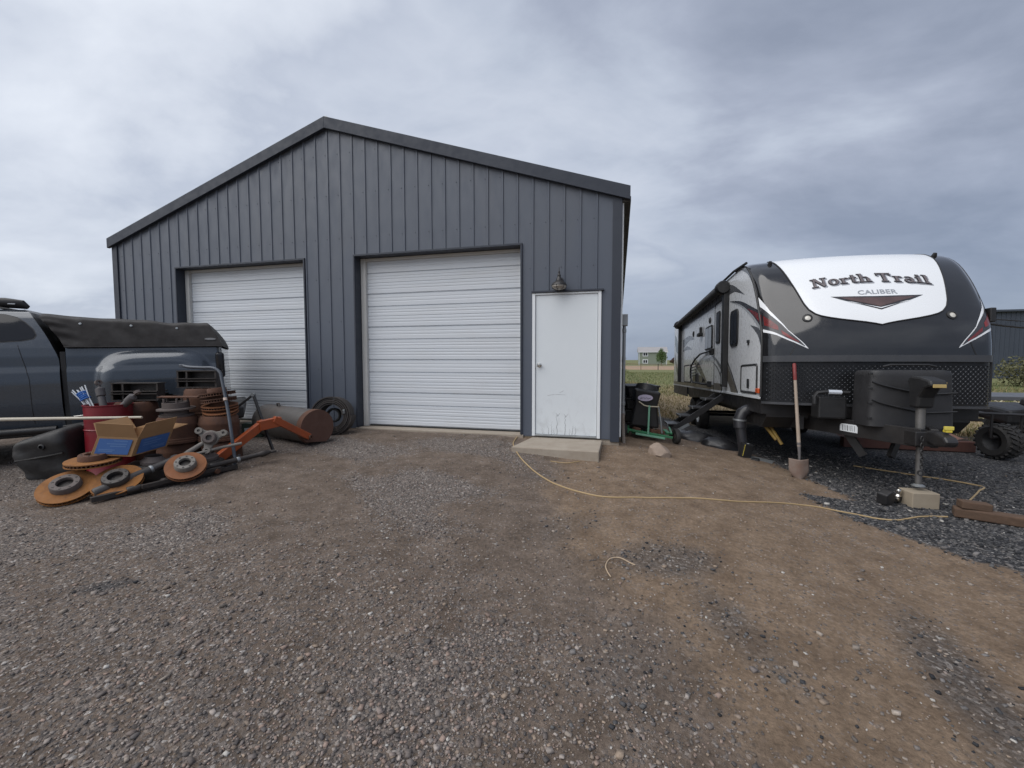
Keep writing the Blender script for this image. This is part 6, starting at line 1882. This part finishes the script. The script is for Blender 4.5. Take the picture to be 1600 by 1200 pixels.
# black bags of soil under the trailer's nose
bgm = mat('black_bag', (0.012, 0.012, 0.014), 0.35, 0, (0.02, 0.02, 0.022), 6, 0.6, 0.3, 14)
for i, (x, y, sx, sy, lab) in enumerate(((1.30, 7.75, 0.42, 0.28, 'crumpled black plastic sheet on the gravel below the entry steps'), (1.62, 7.35, 0.30, 0.22, 'black plastic heap left of the waste pipe'))):
    def bag(a, b, x=x, y=y, sx=sx, sy=sy, i=i):
        an = 2 * math.pi * a
        r_ = math.cos(b * math.pi / 2) if b > 0 else 1
        n1 = 0.85 + 0.3 * float(fbm(math.cos(an) * 1.5 + 9 * i, math.sin(an) * 1.5 + b * 2, 1.6, 3))
        xx, yy = x + sx * r_ * n1 * math.cos(an), y + sy * r_ * n1 * math.sin(an)
        return (xx, yy, GZ(xx, yy) - 0.01 + 0.17 * math.sin(b * math.pi / 2) * (0.7 + 0.6 * float(fbm(xx * 3, yy * 3, 1.5, 3))))
    MB().grid(bag, 40, 14).build('plastic_sheet', bgm, None, smooth='all', label=lab, cat='plastic sheet')

# go-kart on the right
g = thing('go_kart', 'black tube-framed buggy with knobby tyres at the right edge', 'buggy', (6.2, 8.4, 0))
def knob_wheel(c_, r, w_, ax):
    fr2 = frame_to(ax)
    t_ = MB().lathe([(r * 0.55, -w_ / 2), (r * 0.85, -w_ / 2 - 0.01), (r * 0.96, -w_ * 0.42), (r * 0.98, 0.0), (r * 0.96, w_ * 0.42), (r * 0.85, w_ / 2 + 0.01), (r * 0.55, w_ / 2), (r * 0.5, w_ * 0.3), (r * 0.5, -w_ * 0.3)], 32, fr2, c_, closed=True).build('tyre', M['rubber'], g, smooth=True)
    kn_ = MB()
    for k in range(22):
        for s in (-1, 1):
            a_ = 2 * math.pi * (k + 0.25 * s) / 22
            m_ = fr2 @ Matrix.Rotation(a_, 3, 'Z') @ Matrix.Rotation(0.5 * s, 3, 'X')
            p_ = Vector(c_) + fr2 @ Matrix.Rotation(a_, 3, 'Z') @ Vector((r * 0.985, 0, s * w_ * 0.25))
            kn_.obox(p_, (0.03, 0.035, w_ * 0.42), m_)
    kn_.build('tread_knobs', M['rubber'], t_, kind='stuff')
    MB().lathe([(0.0, -w_ * 0.1), (r * 0.2, -w_ * 0.1), (r * 0.35, -w_ * 0.2), (r * 0.52, -w_ * 0.42), (r * 0.56, -w_ * 0.45)], 24, fr2, c_).build('rim', M['black_metal'], t_, smooth=True)
for c_ in ((5.74, 8.12, 0.26), (5.74, 9.75, 0.26), (6.95, 8.12, 0.26), (6.95, 9.75, 0.26)):
    knob_wheel(c_, 0.26, 0.24, (1, 0.25, 0) if c_[0] < 6 else (-1, -0.25, 0))
tb = lambda pts, r=0.02, nm='frame_tube': MB().tube(pts, r, 8).build(nm, M['black_metal'], g, smooth=True)
tb([(5.35, 8.0, 0.70), (6.9, 8.0, 0.66), (6.9, 9.8, 0.66)])
tb([(5.45, 8.0, 0.70), (5.55, 9.9, 0.70), (6.9, 9.8, 0.66)])
for x_, y_ in ((5.55, 8.0), (5.95, 8.05), (6.4, 8.05), (6.85, 8.0), (5.6, 9.8), (6.8, 9.8)):
    tb([(x_, y_, 0.69), (x_ + 0.02, y_ + 0.03, 0.32)], 0.018, 'upright')
tb([(5.60, 8.05, 0.33), (6.85, 8.05, 0.33)], 0.03, 'axle_beam')
MB().obox((6.45, 8.9, 0.62), (0.7, 0.8, 0.25), (0.1, 0.0, 0.0)).build('seat_tub', M['black'], g, bevel=0.06)
MB().obox((6.6, 8.45, 0.78), (0.55, 0.4, 0.12), (0.25, 0.1, 0.1)).build('dash_cowl', M['black_metal'], g, bevel=0.03)
# flatbed with rope lattice behind it
g = thing('flatbed_cart', 'flat grey cart with cream rope lattice over its side, behind the buggy', 'cart', (7.4, 10.6, 0))
MB().box(5.6, 9.6, 10.3, 11.6, 0.72, 0.80).build('deck', mat('deck_grey', (0.075, 0.08, 0.09), 0.5, 0, (0.10, 0.105, 0.115), 3, 0.6), g, bevel=0.01)
MB().box(5.6, 9.6, 10.24, 10.29, 0.30, 0.36).build('side_rail', M['black_metal'], g, bevel=0.005)
rp_ = mat('rope_cream', (0.48, 0.44, 0.30), 0.8)
for k in range(13):
    x_ = 5.65 + 0.30 * k
    MB().tube([(x_, 10.26, 0.72), (x_ + 0.42, 10.24, 0.36)], 0.014, 6).build('rope', rp_, g)
    MB().tube([(x_ + 0.42, 10.27, 0.72), (x_, 10.235, 0.36)], 0.014, 6).build('rope', rp_, g)
for x_ in (5.9, 9.2):
    for y_ in (10.42, 11.45):
        MB().lathe([(0.0, -0.07), (0.22, -0.08), (0.27, -0.05), (0.27, 0.05), (0.22, 0.08), (0.0, 0.07)], 24, frame_to((0, 1, 0)), (x_, y_, 0.27)).build('wheel', M['rubber'], g, smooth=True)
# red soil bed with timber edge beyond the trailer
rd = mat('red_soil', (0.19, 0.095, 0.07), 0.95, 0, (0.25, 0.135, 0.10), 5, 0.7, 0.5, 30)
g = thing('soil_bed', 'raised bed of red-brown soil with timber edging beyond the trailer', 'soil bed', (5.2, 9.4, 0))
MB().grid(lambda a, b: (3.9 + 1.9 * a + 0.2 * b, 8.75 + 1.6 * b, 0.10 + 0.10 * float(fbm(a * 6, b * 6, 1.0, 3)) + 0.28 * b * b), 30, 20).build('soil', rd, g, smooth='all')
MB().box(3.9, 5.8, 8.62, 8.76, -0.03, 0.145).build('edging', mat('edge_red', (0.085, 0.035, 0.028), 0.85, 0, (0.12, 0.055, 0.04), 5, 0.6, 0.3, 40), g, bevel=0.01)
# cables from the trailer
MB().tube(smooth_path([(4.30, 6.5, 1.98), (5.6, 7.2, 1.92), (9.0, 9.2, 1.95), (14.0, 12.0, 2.6)]), 0.014, 6).build('power_cable', M['black'], None, smooth=True, label='lower black cable hanging off the right side of the trailer', cat='cable')
MB().tube(smooth_path([(4.30, 6.5, 2.04), (5.6, 7.2, 2.02), (9.0, 9.2, 2.16), (14.0, 12.0, 2.9)]), 0.008, 6).build('power_cable', M['black'], None, smooth=True, label='upper thin black cable hanging off the right side of the trailer', cat='cable')

# ------------------------------------------------------------------ background
def leaf_cloud(n, c_, rad, size, m_, name, parent, shape=None, seed=1):
    rg = np.random.default_rng(seed)
    d_ = rg.normal(size=(n, 3)); d_ /= np.linalg.norm(d_, axis=1)[:, None]
    r_ = rg.random(n) ** 0.45
    lump = 0.75 + 0.45 * fbm(d_[:, 0] * 2 + seed, d_[:, 1] * 2 + d_[:, 2] * 2, 1.2, 3)
    p_ = d_ * (r_ * lump)[:, None]
    if shape is not None: p_[:, :2] *= shape(p_[:, 2])[:, None]
    p_ = p_ * np.array(rad) + np.array(c_)
    a_ = rg.normal(size=(n, 3)); a_ /= np.linalg.norm(a_, axis=1)[:, None]
    b_ = np.cross(a_, rg.normal(size=(n, 3))); b_ /= np.linalg.norm(b_, axis=1)[:, None]
    s = size * (0.6 + 0.8 * rg.random(n))[:, None]
    V = np.stack([p_ - a_ * s, p_ + b_ * s * 0.6, p_ + a_ * s, p_ - b_ * s * 0.6], 1).reshape(-1, 3)
    if parent is not None: V = V - np.array(OFF[parent.name])
    me_ = np_mesh(name, V, np.arange(4 * n).reshape(-1, 4))
    me_.materials.append(m_)
    o_ = bpy.data.objects.new(name, me_); COL.objects.link(o_)
    if parent is not None: o_.parent = parent
    return o_


leafm = mat('leaf_green', (0.045, 0.085, 0.018), 0.7, 0, (0.075, 0.13, 0.03), 2, 0.6)
olive = mat('leaf_olive', (0.075, 0.078, 0.032), 0.8, 0, (0.11, 0.105, 0.05), 2, 0.6)
HY = 200.0
hz = -0.86
g = thing('green_house', 'two-storey sage green house standing far behind the field', 'house', (15, HY, hz))
hx0, hx1, ez, rz_ = 9.0, 21.0, 5.05, 7.35
sage = mat('sage_siding', (0.19, 0.22, 0.175), 0.7, 0, (0.21, 0.24, 0.19), 0.5, 0.6)
MB().box(hx0, hx1, HY, HY + 9, hz - 0.1, ez).build('wall', sage, g)
rfm = mat('shingle_grey', (0.27, 0.26, 0.265), 0.85, 0, (0.32, 0.31, 0.31), 0.6, 0.6)
MB().prism([(HY - 0.5, ez - 0.05), (HY + 4.5, rz_), (HY + 9.5, ez - 0.05)], hx0 - 0.5, hx1 + 0.4, 'x').build('roof', rfm, g)
MB().box(hx0 - 0.5, hx1 + 0.4, HY - 0.62, HY - 0.5, ez - 0.25, ez + 0.0).build('fascia', M['frame_white'], g)
for x_ in (hx0 - 0.02, hx1 - 0.18):
    MB().box(x_, x_ + 0.2, HY - 0.05, HY + 0.1, hz, ez - 0.2).build('corner_board', M['frame_white'], g)
for z0 in (3.05, -0.2):
    wf = MB().box(hx0 + 1.6, hx0 + 3.9, HY - 0.10, HY + 0.02, z0, z0 + 1.85).build('window', M['frame_white'], g)
    for x_ in (hx0 + 1.9, hx0 + 2.85):
        MB().box(x_, x_ + 0.75, HY - 0.14, HY - 0.101, z0 + 0.28, z0 + 1.55).build('pane', M['glass_dark'], wf)
g = thing('pale_house', 'small pale house with brown roof far left of the green house', 'house', (0, 215, hz))
MB().box(-8.0, 3.4, 215, 223, hz - 0.1, 2.3).build('wall', mat('pale_siding', (0.42, 0.40, 0.38), 0.7), g)
MB().prism([(-9.0, 2.25), (-2.3, 4.1), (4.2, 2.25)], 214.5, 223.5, 'y').build('roof', mat('roof_brown', (0.20, 0.17, 0.165), 0.85), g)
MB().box(0.6, 1.9, 214.9, 215.02, 0.4, 1.6).build('window', M['glass_dark'], g)
# little trees
for x_, y_, h_, lab, m_ in ((16.4, 176.0, 6.6, 'young leafy green tree in front of the green house', leafm), (25.5, 210.0, 3.4, 'reddish bare shrub right of the green house', mat('shrub_brown', (0.15, 0.09, 0.075), 0.9))):
    g = thing('young_tree', lab, 'tree', (x_, y_, hz))
    MB().tube([(x_, y_, hz), (x_ + 0.05, y_, hz + h_ * 0.3), (x_, y_, hz + h_ * 0.85)], [0.14, 0.11, 0.03], 8).build('trunk', M['wood'], g, smooth=True)
    for k in range(6):
        a_ = k * 1.05
        MB().tube([(x_, y_, hz + h_ * (0.28 + 0.07 * k)), (x_ + 0.9 * math.cos(a_), y_ + 0.9 * math.sin(a_), hz + h_ * (0.42 + 0.07 * k))], [0.05, 0.015], 6).build('limb', M['wood'], g)
    leaf_cloud(1500, (x_, y_, hz + h_ * 0.58), (2.1, 2.1, h_ * 0.46), 0.20, m_, 'crown', g, lambda z: np.clip(1.0 - 0.55 * z, 0.25, 1.3), int(x_))
# field fence
FY = 97.0
g = thing('field_fence', 'low dark wire fence with posts along the far edge of the field', 'fence', (8, FY, -0.5))
for k in range(22):
    x_ = -24 + 3.6 * k
    z_ = GZ(x_, FY)
    MB().box(x_ - 0.07, x_ + 0.07, FY - 0.07, FY + 0.07, z_ - 0.2, z_ + 1.35).build('post', M['wood'] if k % 3 else M['black_metal'], g)
for h_, r_ in ((1.25, 0.05), (0.85, 0.018), (0.45, 0.018)):
    MB().tube([(-24 + 3.6 * k, FY, GZ(-24 + 3.6 * k, FY) + h_) for k in range(22)], r_, 5).build('rail', M['wood'] if r_ > 0.03 else M['galv'], g)
# dark barn behind on the right
g = thing('metal_barn', 'dark slate-blue ribbed metal barn in the right background', 'barn', (50, 60, -0.4))
brn = mat('barn_slate', (0.045, 0.055, 0.075), 0.6, 0, (0.055, 0.066, 0.088), 0.6, 0.6)
MB().box(38.0, 62.0, 57.0, 72.0, -0.6, 6.7).build('wall', brn, g)
MB().prism([(56.6, 6.65), (56.6, 6.85), (72.4, 6.95), (72.4, 6.65)], 37.4, 62.6, 'x').build('roof', brn, g)
for k in range(58):
    x_ = 38.2 + 0.41 * k
    MB().box(x_ - 0.04, x_ + 0.04, 56.95, 56.999, -0.5, 6.6).build('wall_rib', brn, g)
# shrubs, log, path on the right
for i, (x_, y_, s, lab) in enumerate(((27.0, 36.5, 1.35, 'olive shrub before the dark barn, at the right edge of the trailer'), (29.6, 37.2, 1.1, 'lower olive shrub right of the first, before the dark barn'), (24.4, 37.8, 0.9, 'small olive shrub mostly hidden by the trailer edge'))):
    g = thing('shrub', lab, 'shrub', (x_, y_, -0.1))
    MB().tube([(x_, y_, -0.3), (x_ + 0.1, y_, s * 0.5), (x_, y_, s)], [0.08, 0.05, 0.02], 6).build('stem', M['wood'], g)
    leaf_cloud(1400, (x_, y_, s * 0.62 - 0.1), (s * 1.25, s * 1.1, s * 0.85), 0.09, olive, 'foliage', g, None, 40 + i)
MB().tube([(16.0, 21.5, GZ(16, 21.5) + 0.15), (18.2, 22.2, GZ(18, 22) + 0.18), (20.0, 22.6, GZ(20, 22.6) + 0.14)], [0.16, 0.19, 0.13], 12).build('log', mat('log_dark', (0.03, 0.027, 0.025), 0.85), None, smooth=True, label='dark log lying in the grass beyond the trailer', cat='log')

# ------------------------------------------------------------------ grass
def grass(name, lab, n, box, hgt, cols, seed):
    rg = np.random.default_rng(seed)
    x = box[0] + (box[1] - box[0]) * rg.random(n); y = box[2] + (box[3] - box[2]) * rg.random(n) ** 1.6
    fl_ = zones(x, y)[4]
    ok = (fl_ > 0.35 + 0.5 * rg.random(n)) & ~((x < 0.2) & (x > -9.7) & (y > 5.9) & (y < 18.6)) & ~((x > 1.7) & (x < 4.4) & (y > 6) & (y < 15.5))
    x, y = x[ok], y[ok]; n = len(x)
    z = gz(x, y) - 0.01
    h_ = hgt * (0.4 + rg.random(n)); a_ = rg.random(n) * 6.283; w_ = 0.006 + 0.004 * rg.random(n) + 0.0003 * y
    lean = (rg.random((n, 2)) - 0.5) * h_[:, None] * 1.1
    c_, s_ = np.cos(a_) * w_, np.sin(a_) * w_
    V = np.stack([np.stack([x - c_, y - s_, z], -1), np.stack([x + c_, y + s_, z], -1), np.stack([x + lean[:, 0], y + lean[:, 1], z + h_], -1)], 1).reshape(-1, 3)
    col = np.array(cols)[rg.integers(0, len(cols), n)] * (0.7 + 0.6 * rg.random((n, 1)))
    me_ = np_mesh(name, V, np.arange(3 * n).reshape(-1, 3), {'stone': np.repeat(np.concatenate([col, np.ones((n, 1))], 1), 3, axis=0)})
    me_.materials.append(M['stone'])
    o_ = bpy.data.objects.new(name, me_); COL.objects.link(o_)
    setp(o_, lab, 'grass', kind='stuff')


STRAW = [(0.30, 0.23, 0.13), (0.25, 0.19, 0.10), (0.20, 0.16, 0.08), (0.15, 0.15, 0.06)]
GREEN = [(0.10, 0.13, 0.045), (0.13, 0.15, 0.06), (0.19, 0.17, 0.08), (0.08, 0.11, 0.035)]
grass('dry_grass', 'dry straw-coloured grass behind the workshop', 26000, (-1, 14, 11.5, 30), 0.10, STRAW, 3)
grass('green_grass', 'green field grass further back', 26000, (-2, 30, 22, 70), 0.14, GREEN, 4)
grass('yard_grass', 'rough grass beyond the trailer on the right', 26000, (5.0, 24, 5, 34), 0.13, GREEN + STRAW, 5)
